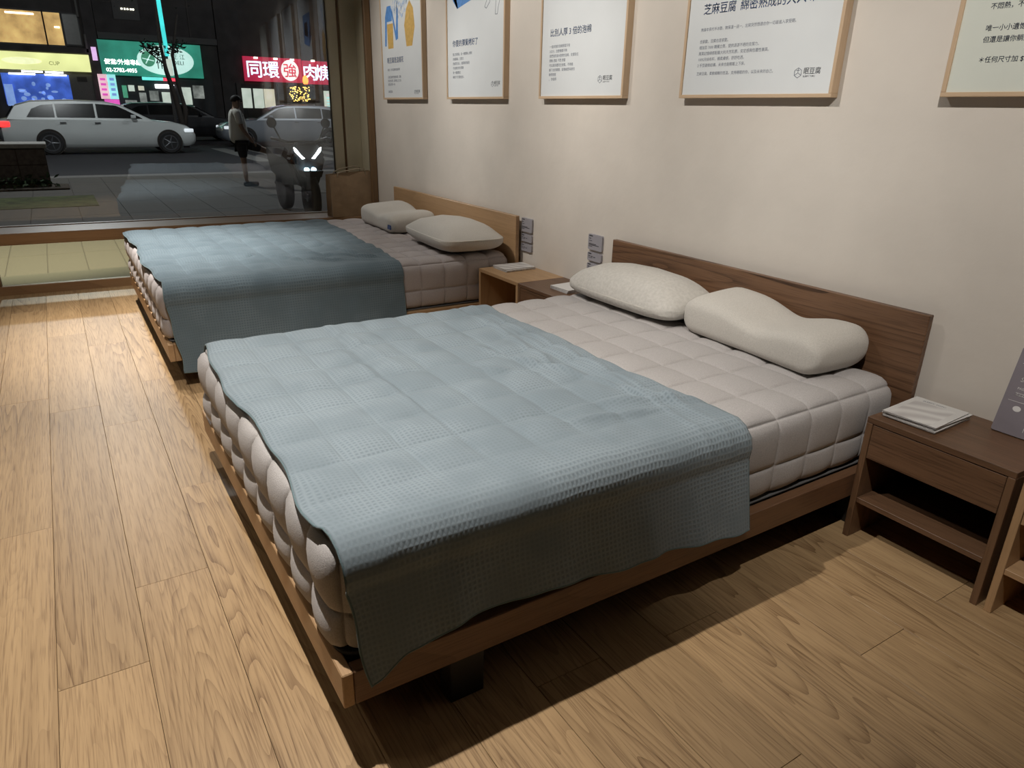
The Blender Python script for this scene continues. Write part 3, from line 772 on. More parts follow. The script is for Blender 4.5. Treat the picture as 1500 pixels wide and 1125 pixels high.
# 3
t, T, A, L = poster('framed poster titled with a numeral 3 in blue writing', -.793, -.085, ZP, ZPT)
T('比別人厚 3 倍的泡棉', .039, .085, .305, M_inkblue, .0006)
for i, s in enumerate(('一般床墊的泡棉厚度只有', '2公分，怎麼睡都不夠', '我們用的是3倍厚的泡棉，支撐到位', '柔軟 透氣 不悶 舒服', '可以讓身體完全放鬆，不再痠', '躺下去的瞬間，就像被雲朵抱住', '睡得香甜', '， 你值得')): T(s, .0165, .085, .248-.0225*i)
L(.525, .088, .80)
A('drawn_mark', outline([(.08, .56), (.09, .545), (.10, .56)], .004), M_inkgrey)
# 4
t, T, A, L = poster('large framed poster with a long blue title and many text lines above the near bed', .29, 1.03, ZP, ZPT)
T('芝麻豆腐', .0425, .088, .315, M_inkblue, .0006); T('綿密熟成的大人味', .0425, .278, .315, M_inkblue, .0006)
T('無論年長代半冰塾，無保溫一送一，出窯突然想適合你一切最進入享受期。', .0142, .085, .252)
for i, s in enumerate(('合家歡，豆腐也是家歡。', '增加至 7000 顆獨立筒，提供源源不絕的支撐力。', '萬萊記憶綿搭配義大利天然乳膠，安定感與包覆性兼具。', '100%天絲布料，親柔膚感，舒舒吃透。', '2 手型邊條結構，未來也能輕鬆上下床。')): T(s, .0146, .085, .208-.0222*i)
T('芝麻豆腐，柔軟細緻的低溫，支持睡眠的你，以及未來的自己。', .0142, .085, .088)
L(.585, .083, .80)
# 5
t, T, A, L = poster('framed poster cut off by the right edge of the photo', 1.4065, 2.147, ZP, ZPT, M_paperg)
for i, (s, y) in enumerate((('我們開發了新床墊，', .262), ('不悶熱，不濕黏的涼感', .232), ('唯一小小遺憾，是賣得太快', .176), ('但還是讓你躺好躺滿', .146), ('＊任何尺寸加 $3,000', .093))): T(s, .0178, .085, y, M_inknavy, .0003)

# ------------------------------------------------------------------ paper bag on the sill
def paper_bag():
    t = thing('paper_bag', 'brown kraft paper bag with rope handles on the window sill', 'bag', (-3.395, -.235, .442), math.radians(3))
    w, d, h = .375, .13, .36
    bm = nb(); rings = []
    for k in range(9):
        f = k/8; zz = h*f; a = w/2*(1+.05*f); b_ = d/2*(1-.25*f)
        ring = []
        pts = [(-b_, -a), (-b_*.95, 0), (-b_, a), (0, a*.965-.012*math.sin(PI*f)), (b_, a), (b_*1.08, a*.3), (b_*.95, -a*.3), (b_, -a), (0, -a*.965+.012*math.sin(PI*f))]
        for x, y in pts: ring.append(bm.verts.new((x+.006*mnoise.noise(Vector((x*20, y*12, zz*10))), y + .01*f*f, zz + (.012*math.sin(y*9) if k == 8 else 0))))
        rings.append(ring)
    n = len(rings[0])
    for A, B in zip(rings, rings[1:]):
        for j in range(n): bm.faces.new((A[j], A[(j+1) % n], B[(j+1) % n], B[j]))
    bm.faces.new(rings[0][::-1])
    bmesh.ops.recalc_face_normals(bm, faces=bm.faces)
    o = mesh_obj('bag_body', bm, M_kraft, t); s = o.modifiers.new('thickness', 'SOLIDIFY'); s.thickness = .002
    for x, dz in ((.05, .0), (-.05, .012)):
        bm = nb(); tube(bm, [(x, -.12, h-.03), (x, -.115, h+.004), (x+.01, -.06, h+.018+dz), (x+.01, .06, h+.035+dz), (x, .125, h+.03+dz), (x, .135, h-.02)], .005, 6); mesh_obj('handle', bm, M_cord, t, smooth=True)
paper_bag()

# ------------------------------------------------------------------ street outside
ZS = -.12
M_pave = plain('granite_paving', (.075, .068, .056), .8, 60, .25, .4, 120)
M_paveb = plain('granite_border', (.07, .068, .055), .8, 60, .2, .3, 120)
M_asph = plain('asphalt', (.022, .022, .025), .75, 40, .3, .4, 60)
M_soil = plain('soil', (.05, .038, .026), .95, 25, .4, .8, 40)
M_leaf = plain('leaf_green', (.035, .075, .025), .6, 12, .35)
M_curb = plain('curb_stone', (.15, .145, .135), .8, 30, .2)
M_ptile = plain('planter_tile', (.13, .10, .085), .5, 14, .35)
M_line = plain('road_paint', (.16, .16, .15), .7, 20, .2)
pav = struct(bx('pavement', plain('paving_joint', (.06, .055, .05), .95, 30, .2), None, -14.9, -3.64, -9, 10, ZS-.2, ZS-.006, 0))
plinth = struct(bx('trim_5', M_paveb, None, -4.36, -3.64, -9, 6, ZS-.006, -.03, .006))
def tile_grid(xa, xb, nx, ya, dy, ny):
    me = None; dx = (xb-xa)/nx
    for i in range(nx):
        for j in range(ny):
            if me is None:
                o = bx('paving_slab', M_pave, pav, -dx/2+.004, dx/2-.004, -dy/2+.004, dy/2-.004, -.006, 0, .002); me = o.data
            else:
                o = bpy.data.objects.new('paving_slab', me); COL.objects.link(o); o.parent = pav
            o.location = (xa+dx*(i+.5), ya+dy*(j+.5), ZS)
tile_grid(-7.2, -4.37, 2, -3.88, .322, 13)
tile_grid(-10.2, -7.2, 2, -4.48, .575, 9)
tile_grid(-14.6, -10.2, 3, -4.48, .575, 12)
struct(bx('road', M_asph, None, -36.5, -14.9, -30, 40, ZS-.3, ZS-.05, 0))
struct(bx('kerb', M_curb, None, -15.1, -14.6, -30, 40, ZS-.25, ZS+.004, .01))
struct(bx('far_pavement', M_pave, None, -60, -36.5, -30, 40, ZS-.3, ZS+.05, 0))
for i in range(5): struct(bx('crossing_stripe', M_line, None, -26+.0, -19, 2.6+i*1.0, 3.1+i*1.0, ZS-.05, ZS-.046, 0))
# tiled planter box at the kerb
pl = thing('planter', 'low tiled planter box with a pale rim on the pavement', 'planter', (-13.3, -4.6, ZS))
bx('core', M_sub, pl, -.40, .40, -2.4, 2.13, 0, .66, .005); bx('rim', plain('planter_rim', (.40, .39, .36), .8, 20, .15), pl, -.44, .44, -2.44, 2.17, .66, .74, .01)
for j in range(10):
    for k in range(2): bx('facing_tile', M_ptile, pl, .40, .412, 2.12-.43*(j+1)+.01, 2.12-.43*j, .11+.275*k, .375+.275*k, .003)
def leaf_cloud(bm, c, rx, ry, rz, n, s, rn):
    for _ in range(n):
        p = Vector((rn.gauss(0, .45)*rx, rn.gauss(0, .45)*ry, rn.gauss(0, .45)*rz)) + Vector(c)
        d = Vector((rn.uniform(-1, 1), rn.uniform(-1, 1), rn.uniform(-.6, .8))).normalized(); e = d.orthogonal().normalized()
        l = s*rn.uniform(.7, 1.3)
        vs = [bm.verts.new(p), bm.verts.new(p+d*l*.5+e*l*.22), bm.verts.new(p+d*l), bm.verts.new(p+d*l*.5-e*l*.22)]
        bm.faces.new(vs)
hd = thing('ground_cover', 'dark leafy ground cover growing along the foot of the planter', 'plant', (-12.6, -4.2, ZS))
bm = nb(); rn = random.Random(5)
for k in range(16): leaf_cloud(bm, (rn.uniform(-.1, .25), -2.0+k*.24, .09), .25, .3, .14, 60, .10, rn)
fo = mesh_obj('foliage', bm, M_leaf, hd); fo['kind'] = 'stuff'
bm = nb(); box(bm, -.5, .35, -2.2, 2.0, 0, .03, .02); mesh_obj('soil_bed', bm, M_soil, hd)
gp = tag(mesh_obj('moss_patch', box(nb(), -11.2, -9.7, -3.9, -1.9, ZS-.004, ZS+.006, .003), plain('moss', (.075, .095, .03), .95, 6, .5, .6, 60), None), 'green mossy patch on the pavement in front of the planter', 'moss')

# ---- cars
M_rub = plain('tyre_rubber', (.012, .012, .013), .8); M_rim = plain('alloy_rim', (.12, .125, .135), .4, metal=.6)
M_cglass = plain('car_glass', (.006, .0065, .007), .2, spec=.2)
M_tail = glow('tail_lamp_red', (.9, .03, .03), 2.2); M_head = glow('head_lamp', (.75, .80, .85), .8); M_amber = glow('amber_lamp', (1, .22, .04), 3.0)
def make_car(label, loc, rotz, paint, lit_tail=True):
    t = thing('car', label, 'car', loc, rotz)
    # y: rear -2.65 .. front 2.65 ; near side is +x
    st = [(-2.80, .42, .78, .70), (-2.72, .30, .98, .84), (-2.4, .22, 1.02, .90), (-1.0, .20, 1.02, .93), (.6, .20, 1.01, .93), (1.2, .20, 1.00, .92), (1.9, .21, .93, .90), (2.25, .23, .84, .84), (2.42, .28, .72, .74), (2.50, .38, .60, .62)]
    bm = nb(); rings = []
    for y, zb, zt, hw in st:
        zm = (zb+zt)/2+.05
        pts = [(hw*.90, zb), (hw, zb+.12), (hw, zm), (hw*.965, zt-.03), (hw*.86, zt), (0, zt+.02), (-hw*.86, zt), (-hw*.965, zt-.03), (-hw, zm), (-hw, zb+.12), (-hw*.90, zb)]
        rings.append([bm.verts.new((x, y, z)) for x, z in pts])
    for A, B in zip(rings, rings[1:]):
        for j in range(11): bm.faces.new((A[j], A[(j+1) % 11], B[(j+1) % 11], B[j]))
    bm.faces.new(rings[0][::-1]); bm.faces.new(rings[-1]); bmesh.ops.recalc_face_normals(bm, faces=bm.faces)
    mesh_obj('body', bm, paint, t, smooth=True, angle=40)
    # greenhouse (wagon)
    gs = [(-2.55, 1.01, 1.02), (-2.30, 1.0, 1.38), (-1.9, 1.0, 1.50), (-.9, 1.0, 1.545), (0, 1.0, 1.52), (.45, 1.0, 1.43), (1.25, .99, 1.01)]
    bm = nb(); rings = []
    for y, zb, zt in gs:
        k = (zt-zb); hb, ht = .88, .88-.32*k
        rings.append([bm.verts.new(p) for p in ((hb, y, zb-.02), (ht, y, zt-.03), (ht-.10, y, zt), (0, y, zt+.015), (-ht+.10, y, zt), (-ht, y, zt-.03), (-hb, y, zb-.02))])
    for A, B in zip(rings, rings[1:]):
        for j in range(6): bm.faces.new((A[j], A[j+1], B[j+1], B[j]))
    bmesh.ops.recalc_face_normals(bm, faces=bm.faces); mesh_obj('roof', bm, paint, t, smooth=True, angle=40)
    def xs_(z): return .885-.32*(z-1.0)+.006
    for s in (1, -1):
        for poly in ([(-2.05, 1.06), (-1.35, 1.06), (-1.35, 1.42), (-1.65, 1.39), (-1.9, 1.28)], [(-1.30, 1.06), (-.30, 1.06), (-.30, 1.45), (-1.30, 1.43)], [(-.24, 1.06), (.98, 1.05), (.55, 1.29), (.30, 1.41), (-.24, 1.45)]):
            bm = nb(); a = [bm.verts.new((s*xs_(z), y, z)) for y, z in poly]; b_ = [bm.verts.new((s*(xs_(z)-.02), y, z)) for y, z in poly]
            n = len(poly); bm.faces.new(a); bm.faces.new(b_[::-1])
            for i in range(n): bm.faces.new((a[i], a[(i+1) % n], b_[(i+1) % n], b_[i]))
            bmesh.ops.recalc_face_normals(bm, faces=bm.faces); mesh_obj('side_window', bm, M_cglass, t)
        for y in (-1.57, 1.67):
            bm = nb(); lathe(bm, [(.37, -.004), (.37, .014)], (s*.925, y, .36), 'X', 28); mesh_obj('wheel_arch', bm, M_dark, t)
            bm = nb(); lathe(bm, [(.22, -.10), (.30, -.11), (.335, -.07), (.335, .07), (.30, .11), (.22, .10)], (s*.86, y, .335), 'X', 28); w_ = mesh_obj('tyre', bm, M_rub, t, smooth=True, angle=40)
            bm = nb(); lathe(bm, [(.03, -.02), (.06, .02)], (s*(.86+.085), y, .335), 'X', 12)
            for k in range(5):
                a = 2*PI*k/5; tube(bm, [(s*.945, y, .335), (s*.94, y+.2*math.cos(a), .335+.2*math.sin(a))], [.035, .025], 6)
            lathe(bm, [(.235, -.03), (.235, .03), (.20, .03), (.20, -.03)], (s*.935, y, .335), 'X', 28)
            mesh_obj('rim', bm, M_rim, w_, smooth=True, angle=40)
        bm = nb(); box(bm, -.1, .1, -.13, .13, -.09, .07, .03, 2); mesh_obj('tail_lamp', bm, M_tail if lit_tail else M_rub, t, (s*.78, -2.62, .86))
        bm = nb(); box(bm, -.12, .12, -.17, .14, -.055, .055, .03, 2); o = mesh_obj('head_lamp', bm, M_head, t, (s*.72, 2.27, .70)); o.rotation_euler = (0, 0, s*.5)
        bm = nb(); box(bm, -.06, .06, -.07, .07, -.05, .05, .02, 2); mesh_obj('wing_mirror', bm, paint, t, (s*.98, .72, 1.10))
        for y in (-.35, .55): bx('door_handle', M_rim, t, min(s*.93, s*.955), max(s*.93, s*.955), y-.9, y-.74, .90, .925, .004)
    bm = nb(); vs = [bm.verts.new(p) for p in ((.76, 1.22, 1.05), (-.76, 1.22, 1.05), (-.68, .54, 1.42), (.68, .54, 1.42))]; bm.faces.new(vs); mesh_obj('windscreen', bm, M_cglass, t).modifiers.new('thickness', 'SOLIDIFY').thickness = .03
    bm = nb(); vs = [bm.verts.new(p) for p in ((.74, -2.56, 1.08), (-.74, -2.56, 1.08), (-.70, -2.36, 1.36), (.70, -2.36, 1.36))]; bm.faces.new(vs[::-1]); mesh_obj('rear_window', bm, M_cglass, t).modifiers.new('thickness', 'SOLIDIFY').thickness = .03
    return t
P_white = plain('car_paint_silver_white', (.58, .61, .60), .35, 3, .03, coat=.6)
P_silver = plain('car_paint_silver', (.25, .27, .30), .35, 3, .03, coat=.6, metal=.2)
P_dark = plain('car_paint_black', (.012, .013, .016), .3, 3, .03, coat=.6)
make_car('silver white estate car stopped across the road with red tail lamp', (-24.2, -.74, ZS-.05), 0, P_white)
make_car('dark car behind the silver white estate car', (-32.8, 2.7, ZS-.05), 0, P_dark, False)
make_car('silver grey car at the right edge of the window', (-27.6, 5.75, ZS-.05), PI, P_silver)

# ---- motorbike facing the window with its lamps on
M_led = glow('led_white', (.85, .95, 1.0), 18); M_ledb = glow('led_blue_white', (.45, .75, 1.0), 30)
M_plas = plain('black_plastic', (.006, .0065, .008), .6, spec=.2)
mb = thing('motorbike', 'dark motorbike facing the window with white headlamps on', 'motorbike', (-7.45, .50, ZS), 0)
bm = nb(); lathe(bm, [(.20, -.045), (.285, -.05), (.30, 0), (.285, .05), (.20, .045)], (.45, 0, .30), 'Y', 28); fw_ = mesh_obj('front_wheel', bm, M_rub, mb, smooth=True)
bm = nb(); lathe(bm, [(.05, -.06), (.05, .06)], (.45, 0, .30), 'Y', 12); lathe(bm, [(.14, -.006), (.14, .006)], (.45, .055, .30), 'Y', 20); mesh_obj('hub', bm, M_rim, fw_)
bm = nb(); lathe(bm, [(.20, -.05), (.285, -.06), (.30, 0), (.285, .06), (.20, .05)], (-.85, 0, .30), 'Y', 28); mesh_obj('rear_wheel', bm, M_rub, mb, smooth=True)
for s in (-1, 1):
    bm = nb(); tube(bm, [(.45, s*.08, .30), (.20, s*.08, .85)], .022, 8); mesh_obj('fork_leg', bm, M_rim, mb, smooth=True)
bm = nb(); prism(bm, [(-.16, .55), (-.10, .42), (.10, .42), (.16, .55), (.24, .82), (.14, 1.0), (-.14, 1.0), (-.24, .82)], MF(.22, 0, 0), .22); bmesh.ops.bevel(bm, geom=bm.edges[:], offset=.03, segments=2, affect='EDGES'); mesh_obj('front_fairing', bm, M_plas, mb, smooth=True, angle=50)
bm = nb(); prism(bm, [(-.10, .58), (.10, .58), (.13, .66), (-.13, .66)], MF(.20, 0, 0), .45); mesh_obj('front_mudguard', bm, M_plas, mb)
bm = nb(); prism(bm, [(-1.15, .78), (-.95, .55), (-.2, .42), (.2, .45), (.25, .85), (-.1, .92), (-.35, .78), (-.75, .80), (-1.1, .88)], Matrix(((1, 0, 0, 0), (0, 0, -1, .15), (0, 1, 0, 0), (0, 0, 0, 1))), .30); mesh_obj('body_and_seat', bm, M_plas, mb)
bm = nb(); tube(bm, [(.12, -.38, 1.05), (.18, -.18, 1.0), (.18, .18, 1.0), (.12, .38, 1.05)], .018, 8); mesh_obj('handlebar', bm, M_black, mb, smooth=True)
for s in (-1, 1):
    bm = nb(); tube(bm, [(.15, s*.26, 1.03), (.16, s*.34, 1.20)], .010, 6); ml = mesh_obj('mirror_stalk', bm, M_black, mb); bm = nb(); lathe(bm, [(.05, -.012), (.065, 0), (.05, .012)], (.16, s*.36, 1.24), 'X', 16); mesh_obj('mirror', bm, M_plas, ml)
    bm = nb(); prism(bm, [(s*.05, .805), (s*.08, .80), (s*.17, .895), (s*.18, .945), (s*.155, .93), (s*.10, .855)][::s], MF(.44, 0, 0), .02); mesh_obj('running_light', bm, M_led, mb)
    bm = nb(); lathe(bm, [(.034, -.01), (.03, .02)], (.50, s*.046, .66), 'X', 18); mesh_obj('headlamp', bm, M_ledb, mb)
l = bpy.data.lights.new('headlamp_beam', 'SPOT'); l.energy = 45; l.color = (.75, .9, 1); l.spot_size = math.radians(70); l.spot_blend = .8; l.shadow_soft_size = .05
o = bpy.data.objects.new('headlamp_beam', l); COL.objects.link(o); o.location = (-6.9, .50, .43); o.rotation_euler = (Vector((-5.0, .3, ZS))-Vector(o.location)).to_track_quat('-Z', 'Y').to_euler()

# ---- pedestrian in white T-shirt
M_skin = plain('skin', (.42, .28, .20), .6, 10, .06); M_tee = fabric('white_tee', (.78, .78, .70), (.88, .88, .80), 60, .3); M_shorts = fabric('dark_shorts', (.035, .035, .04), (.06, .06, .065), 80, .3)
M_hair = plain('dark_hair', (.02, .017, .015), .7, 60, .3); M_shoe = plain('dark_shoe', (.02, .02, .022), .7)
def skin_obj(name, verts, edges, radii, mat, parent, sub=2):
    me = bpy.data.meshes.new(name); me.from_pydata(verts, edges, [])
    o = bpy.data.objects.new(name, me); COL.objects.link(o); o.parent = parent
    o.modifiers.new('skin', 'SKIN')
    for sv, r in zip(me.skin_vertices[0].data, radii): sv.radius = r if isinstance(r, tuple) else (r, r)
    me.skin_vertices[0].data[0].use_root = True
    s = o.modifiers.new('smooth', 'SUBSURF'); s.levels = sub; s.render_levels = sub
    dg = bpy.context.evaluated_depsgraph_get(); dg.update()
    m2 = bpy.data.meshes.new_from_object(o.evaluated_get(dg)); o.modifiers.clear(); o.data = m2; m2.materials.clear(); m2.materials.append(mat)
    for p in m2.polygons: p.use_smooth = True
    return o
def pedestrian():
    t = thing('person', 'person in white T-shirt and dark shorts with one leg stretched sideways outside the window', 'person', (-11.9, .68, ZS))
    V = [(0, 0, .84), (0, .01, 1.00), (0, .0, 1.18), (0, -.02, 1.31), (0, .0, 1.40), (0, .015, 1.47), (0, .03, 1.565),   # 0-6 spine, head top
         (.09, .0, .80), (.09, .02, .44), (.09, .03, .08), (.09, .15, .03),                                        # 7-10 standing leg
         (-.09, .10, .78), (-.06, .56, .60), (-.05, .66, .10), (-.05, .76, .03),                                     # 11-14 other leg
         (.17, -.02, 1.29), (.21, .02, 1.06), (.20, .16, .86), (.20, .21, .79),                                      # 15-18 near arm
         (-.17, -.02, 1.29), (-.21, .05, 1.05), (-.20, .22, .90), (-.20, .27, .85)]                                  # 19-22 far arm
    E_ = [(0, 1), (1, 2), (2, 3), (3, 4), (4, 5), (5, 6), (0, 7), (7, 8), (8, 9), (9, 10), (0, 11), (11, 12), (12, 13), (13, 14), (3, 15), (15, 16), (16, 17), (17, 18), (3, 19), (19, 20), (20, 21), (21, 22)]
    Rr = [.12, .115, .125, .10, .052, .085, .07, .082, .055, .036, .03, .08, .055, .036, .03, .055, .042, .032, .03, .055, .042, .032, .03]
    skin_obj('body', V, E_, Rr, M_skin, t)
    skin_obj('t_shirt', [(0, .0, .74), (0, .0, .98), (0, -.01, 1.20), (0, -.02, 1.33), (.17, -.02, 1.30), (.215, .005, 1.10), (-.17, -.02, 1.30), (-.215, .02, 1.09)], [(0, 1), (1, 2), (2, 3), (3, 4), (4, 5), (3, 6), (6, 7)], [(.20, .20), (.185, .185), (.165, .16), (.10, .09), .075, .065, .075, .065], M_tee, t)
    skin_obj('shorts', [(0, .0, .80), (.09, .005, .74), (.09, .02, .50), (-.085, .12, .76), (-.07, .42, .66)], [(0, 1), (1, 2), (0, 3), (3, 4)], [.125, .10, .085, .10, .08], M_shorts, t)
    bm = nb(); bmesh.ops.create_uvsphere(bm, u_segments=20, v_segments=12, radius=1)
    for v in bm.verts: v.co = Vector((v.co.x*.088, v.co.y*.102+.018, max(v.co.z, -.25 if v.co.y < -.1 else .05)*.092+1.53))
    mesh_obj('hair', bm, M_hair, t, smooth=True)
    bm = nb(); bmesh.ops.create_cone(bm, segments=8, radius1=.018, radius2=.006, depth=.03, cap_ends=True, matrix=Matrix.Translation((0, .125, 1.495)) @ Matrix.Rotation(-PI/2, 4, 'X')); mesh_obj('nose', bm, M_skin, t)
    for s in (-1, 1):
        bm = nb(); bmesh.ops.create_uvsphere(bm, u_segments=8, v_segments=6, radius=.011, matrix=Matrix.Translation((s*.035, .105, 1.515))); mesh_obj('eye', bm, M_shoe, t)
        bm = nb(); bmesh.ops.create_uvsphere(bm, u_segments=8, v_segments=6, radius=.022, matrix=Matrix.Translation((s*.088, .02, 1.495)) @ Matrix.Diagonal((.4, .7, 1.2, 1))); mesh_obj('ear', bm, M_skin, t)
    for x, y, s in ((.20, .215, 1), (-.20, .275, -1)):
        z0 = .79 if s > 0 else .85
        for k in range(4):
            skin_obj('finger', [(x+(k-1.5)*.018, y+.01, z0-.01), (x+(k-1.5)*.019, y+.03, z0-.045), (x+(k-1.5)*.019, y+.025, z0-.075+abs(k-1.2)*.006)], [(0, 1), (1, 2)], [.010, .009, .008], M_skin, t, 1)
        skin_obj('thumb', [(x, y+.02, z0+.015), (x-s*.01, y+.045, z0-.01), (x-s*.01, y+.05, z0-.03)], [(0, 1), (1, 2)], [.011, .010, .008], M_skin, t, 1)
    for x, y in ((.09, .10), (-.05, .72)):
        bm = nb(); box(bm, x-.05, x+.05, y-.13, y+.15, 0, .085, .03, 2); mesh_obj('shoe', bm, M_shoe, t, smooth=True)
pedestrian()

# ---- buildings and signs across the street
XF = -38
M_conc = plain('dark_concrete', (.075, .068, .065), .85, 2, .2, .2, 10)
M_brown = plain('brown_cladding', (.055, .05, .05), .8, 2, .25)
M_fr = plain('window_frame_dark', (.03, .028, .027), .5)
G_room = glow('lit_room_orange', (.80, .44, .16), .75, 1.3, .5); G_lamp = glow('lit_lamp_white', (1, .93, .75), 3.5)
G_yel = glow('sign_yellow', (.80, .83, .36), 1.15, .6, .2); G_blue = glow('shop_blue', (.05, .12, .55), .75, 2, .35); G_bluel = glow('shop_light_blue', (.25, .40, .85), .7, 3, .2)
G_fluo = glow('fluorescent', (.95, .97, 1), 4); G_green = glow('sign_green', (.03, .27, .19), .8, .9, .3); G_oval = glow('sign_oval', (.58, .86, .80), .95, .8, .12)
G_txt = glow('sign_white', (.92, .98, .95), 1.0); G_leaf = glow('sign_leaf', (.10, .42, .25), .5); G_ink = plain('sign_ink', (.01, .10, .08), .6)
G_pink = glow('sign_pink', (.95, .55, .62), .9, 2, .2); G_cyan = glow('sign_cyan', (.35, .85, .85), .95, 2, .15); G_mag = glow('sign_magenta', (.75, .10, .50), .9, 2, .2)
G_redl = glow('led_red', (.9, .06, .10), 1.6); G_cyl = glow('led_cyan', (.15, .75, .70), 1.2)
G_red = glow('sign_red', (.50, .022, .07), .75, 1.2, .25); G_shop = glow('shop_interior', (.30, .32, .30), .5, 2.2, .7)
G_neon = glow('neon_teal', (.05, .62, .62), 1.25, 2, .15); G_panel = glow('panel_white', (.62, .70, .62), .75, 2, .15); G_gold = glow('fairy_gold', (1, .62, .15), 3.0)
G_lav = glow('sign_lavender', (.80, .50, .88), 1.0); G_warm = glow('panel_cream', (.70, .68, .55), .7, 2, .15)
def fbox(name, mat, par, y0, y1, z0, z1, d=.06, x=XF, bev=0): return bx(name, mat, par, x, x+d, y0, y1, z0, z1, bev)
bl = thing('building', 'building with lit orange upstairs windows behind the silver white estate car', 'building', (0, 0, 0))
fbox('wall', M_conc, bl, -9, .38, -.1, 9, .6, XF-.7)
for (a, b_) in ((-3.55, -1.66), (-1.60, -.97)):
    w_ = fbox('window', M_fr, bl, a-.05, b_+.05, 3.62, 5.08, .10, XF-.1); fbox('lit_pane', G_room, w_, a, b_, 3.70, 5.01, .02, XF+.0)
fbox('ceiling_lamp', G_lamp, bl, -3.0, -1.95, 4.86, 4.93, .02, XF+.02); fbox('ceiling_lamp', G_lamp, bl, -1.25, -1.05, 4.40, 4.46, .02, XF+.02)
w_ = fbox('window', M_fr, bl, -.93, -.25, 3.70, 5.05, .10, XF-.1); fbox('pane', plain('pane_grey', (.13, .13, .11), .3), w_, -.88, -.30, 3.76, 4.99, .02)
fbox('ledge', M_conc, bl, -9, .2, 3.38, 3.60, .3, XF-.1)
fbox('column', M_brown, bl, -.12, .36, -.1, 9, .25, XF-.1)
fbox('downpipe', M_curb, bl, -.30, -.22, 4.9, 9, .2, XF); fbox('downpipe', M_curb, bl, -.16, -.08, 3.45, 4.2, .2, XF)
sb = thing('shopfront', 'blue shopfront with fluorescent tubes below the yellow sign', 'shopfront', (0, 0, 0))
fbox('back_panel', G_blue, sb, -3.65, -1.06, 1.15, 2.46, .04, XF+.02); fbox('side_panel', G_bluel, sb, -3.62, -3.30, 1.1, 2.0, .04, XF+.07)
for a, b_, zz in ((-3.35, -2.35, 2.44), (-2.0, -1.15, 2.44), (-2.85, -2.05, 2.55), (-1.95, -1.25, 2.55)): fbox('fluorescent_tube', G_fluo, sb, a, b_, zz-.035, zz+.035, .05, XF+.12)
rn = random.Random(9)
for k in range(16):
    y, zz = rn.uniform(-3.0, -1.2), rn.uniform(1.35, 2.2); flat('printed_shape', [ellipse(y, zz, rn.uniform(.05, .17), rn.uniform(.04, .10), 10)], G_bluel, sb, MF(XF+.062, 0, 0), .005)
fbox('shutter', M_curb, sb, -1.05, -.12, 1.0, 2.5, .05, XF+.02); fbox('notice', M_brown, sb, -.75, -.35, 2.2, 2.4, .02, XF+.075)
ys_ = thing('shop_sign', 'long pale yellow lit sign above the blue shopfront', 'sign', (0, 0, 0))
fbox('sign_box', G_yel, ys_, -4.2, -.12, 2.62, 3.34, .22, XF+.0)
flat('printed_band', [ellipse(-2.75, 2.98, .75, .14, 24)], plain('faded_band', (.86, .88, .52), .6, emit=1.15), ys_, MF(XF+.222, 0, 0), .003)
for k, (y, s) in enumerate(((-1.75, 'CUP'),)): text(s, .22, plain('faded_print', (.55, .58, .30), .6), 'lettering', ys_, MF(XF+.225, y, 2.85), .002)
lv = thing('blade_sign', 'small lavender lit sign on the column beside the yellow sign', 'sign', (0, 0, 0)); fbox('light_box', G_lav, lv, .02, .22, 3.12, 3.68, .1, XF+.3); fbox('bracket', M_fr, lv, .05, .19, 3.3, 3.5, .14, XF+.155)
gb = thing('building', 'dark building above the green sign', 'building', (0, 0, 0))
fbox('wall', M_brown, gb, .4, 5.6, -.1, 10, .6, XF-.7)
w_ = fbox('window', M_fr, gb, 1.2, 2.3, 4.95, 6.1, .06, XF-.1)
for y in (1.55, 1.68, 1.8, 1.93, 2.03): fbox('window_lamp', G_lamp, w_, y, y+.07, 5.36, 5.43, .03, XF-.03)
fbox('cornice', M_fr, gb, .4, 5.6, 4.08, 4.35, .2, XF-.1); fbox('cable_duct', M_conc, gb, 4.4, 4.46, 4.3, 10, .08, XF-.1)
gs_ = thing('shop_sign', 'green lit sign with white oval and phone number', 'sign', (0, 0, 0))
fbox('sign_box', G_green, gs_, .32, 4.75, 2.53, 4.02, .25, XF)
flat('oval_panel', [ellipse(3.12, 3.27, 1.25, .66, 40)], G_oval, gs_, MF(XF+.252, 0, 0), .01)
flat('leaf_mark', [ellipse(2.35, 3.30, .30, .34, 20)], G_leaf, gs_, MF(XF+.264, 0, 0), .004)
flat('leaf_vein', [[(2.2, 3.1), (2.24, 3.08), (2.5, 3.5), (2.46, 3.52)], [(2.1, 3.3), (2.6, 3.2), (2.6, 3.24), (2.1, 3.34)]], G_oval, gs_, MF(XF+.27, 0, 0), .003)
text('便當/外燴專線', .25, G_txt, 'lettering', gs_, MF(XF+.255, .47, 3.02), .004, bold=.004)
text('02-2782-4055', .235, G_txt, 'lettering', gs_, MF(XF+.255, .50, 2.68), .004, bold=.008, sx=.98)
text('名\n作', .50, G_ink, 'lettering', gs_, MF(XF+.265, 2.66, 3.38), .004, bold=.006, sx=.8, line=.9)
text('正 江\nDELI', .25, G_ink, 'lettering', gs_, MF(XF+.265, 3.42, 3.36), .004, line=1.05)
ps = thing('standing_sign', 'pink and cyan lit sign under the left end of the green sign', 'sign', (0, 0, 0))
fbox('pink_panel', G_pink, ps, .08, .46, 1.48, 2.55, .10, XF+.3); fbox('cyan_panel', G_cyan, ps, .47, .82, 1.48, 2.55, .10, XF+.3); fbox('magenta_panel', G_mag, ps, .20, .82, 1.15, 1.47, .10, XF+.3); fbox('frame_post', M_fr, ps, .04, .08, -.07, 2.6, .1, XF+.3)
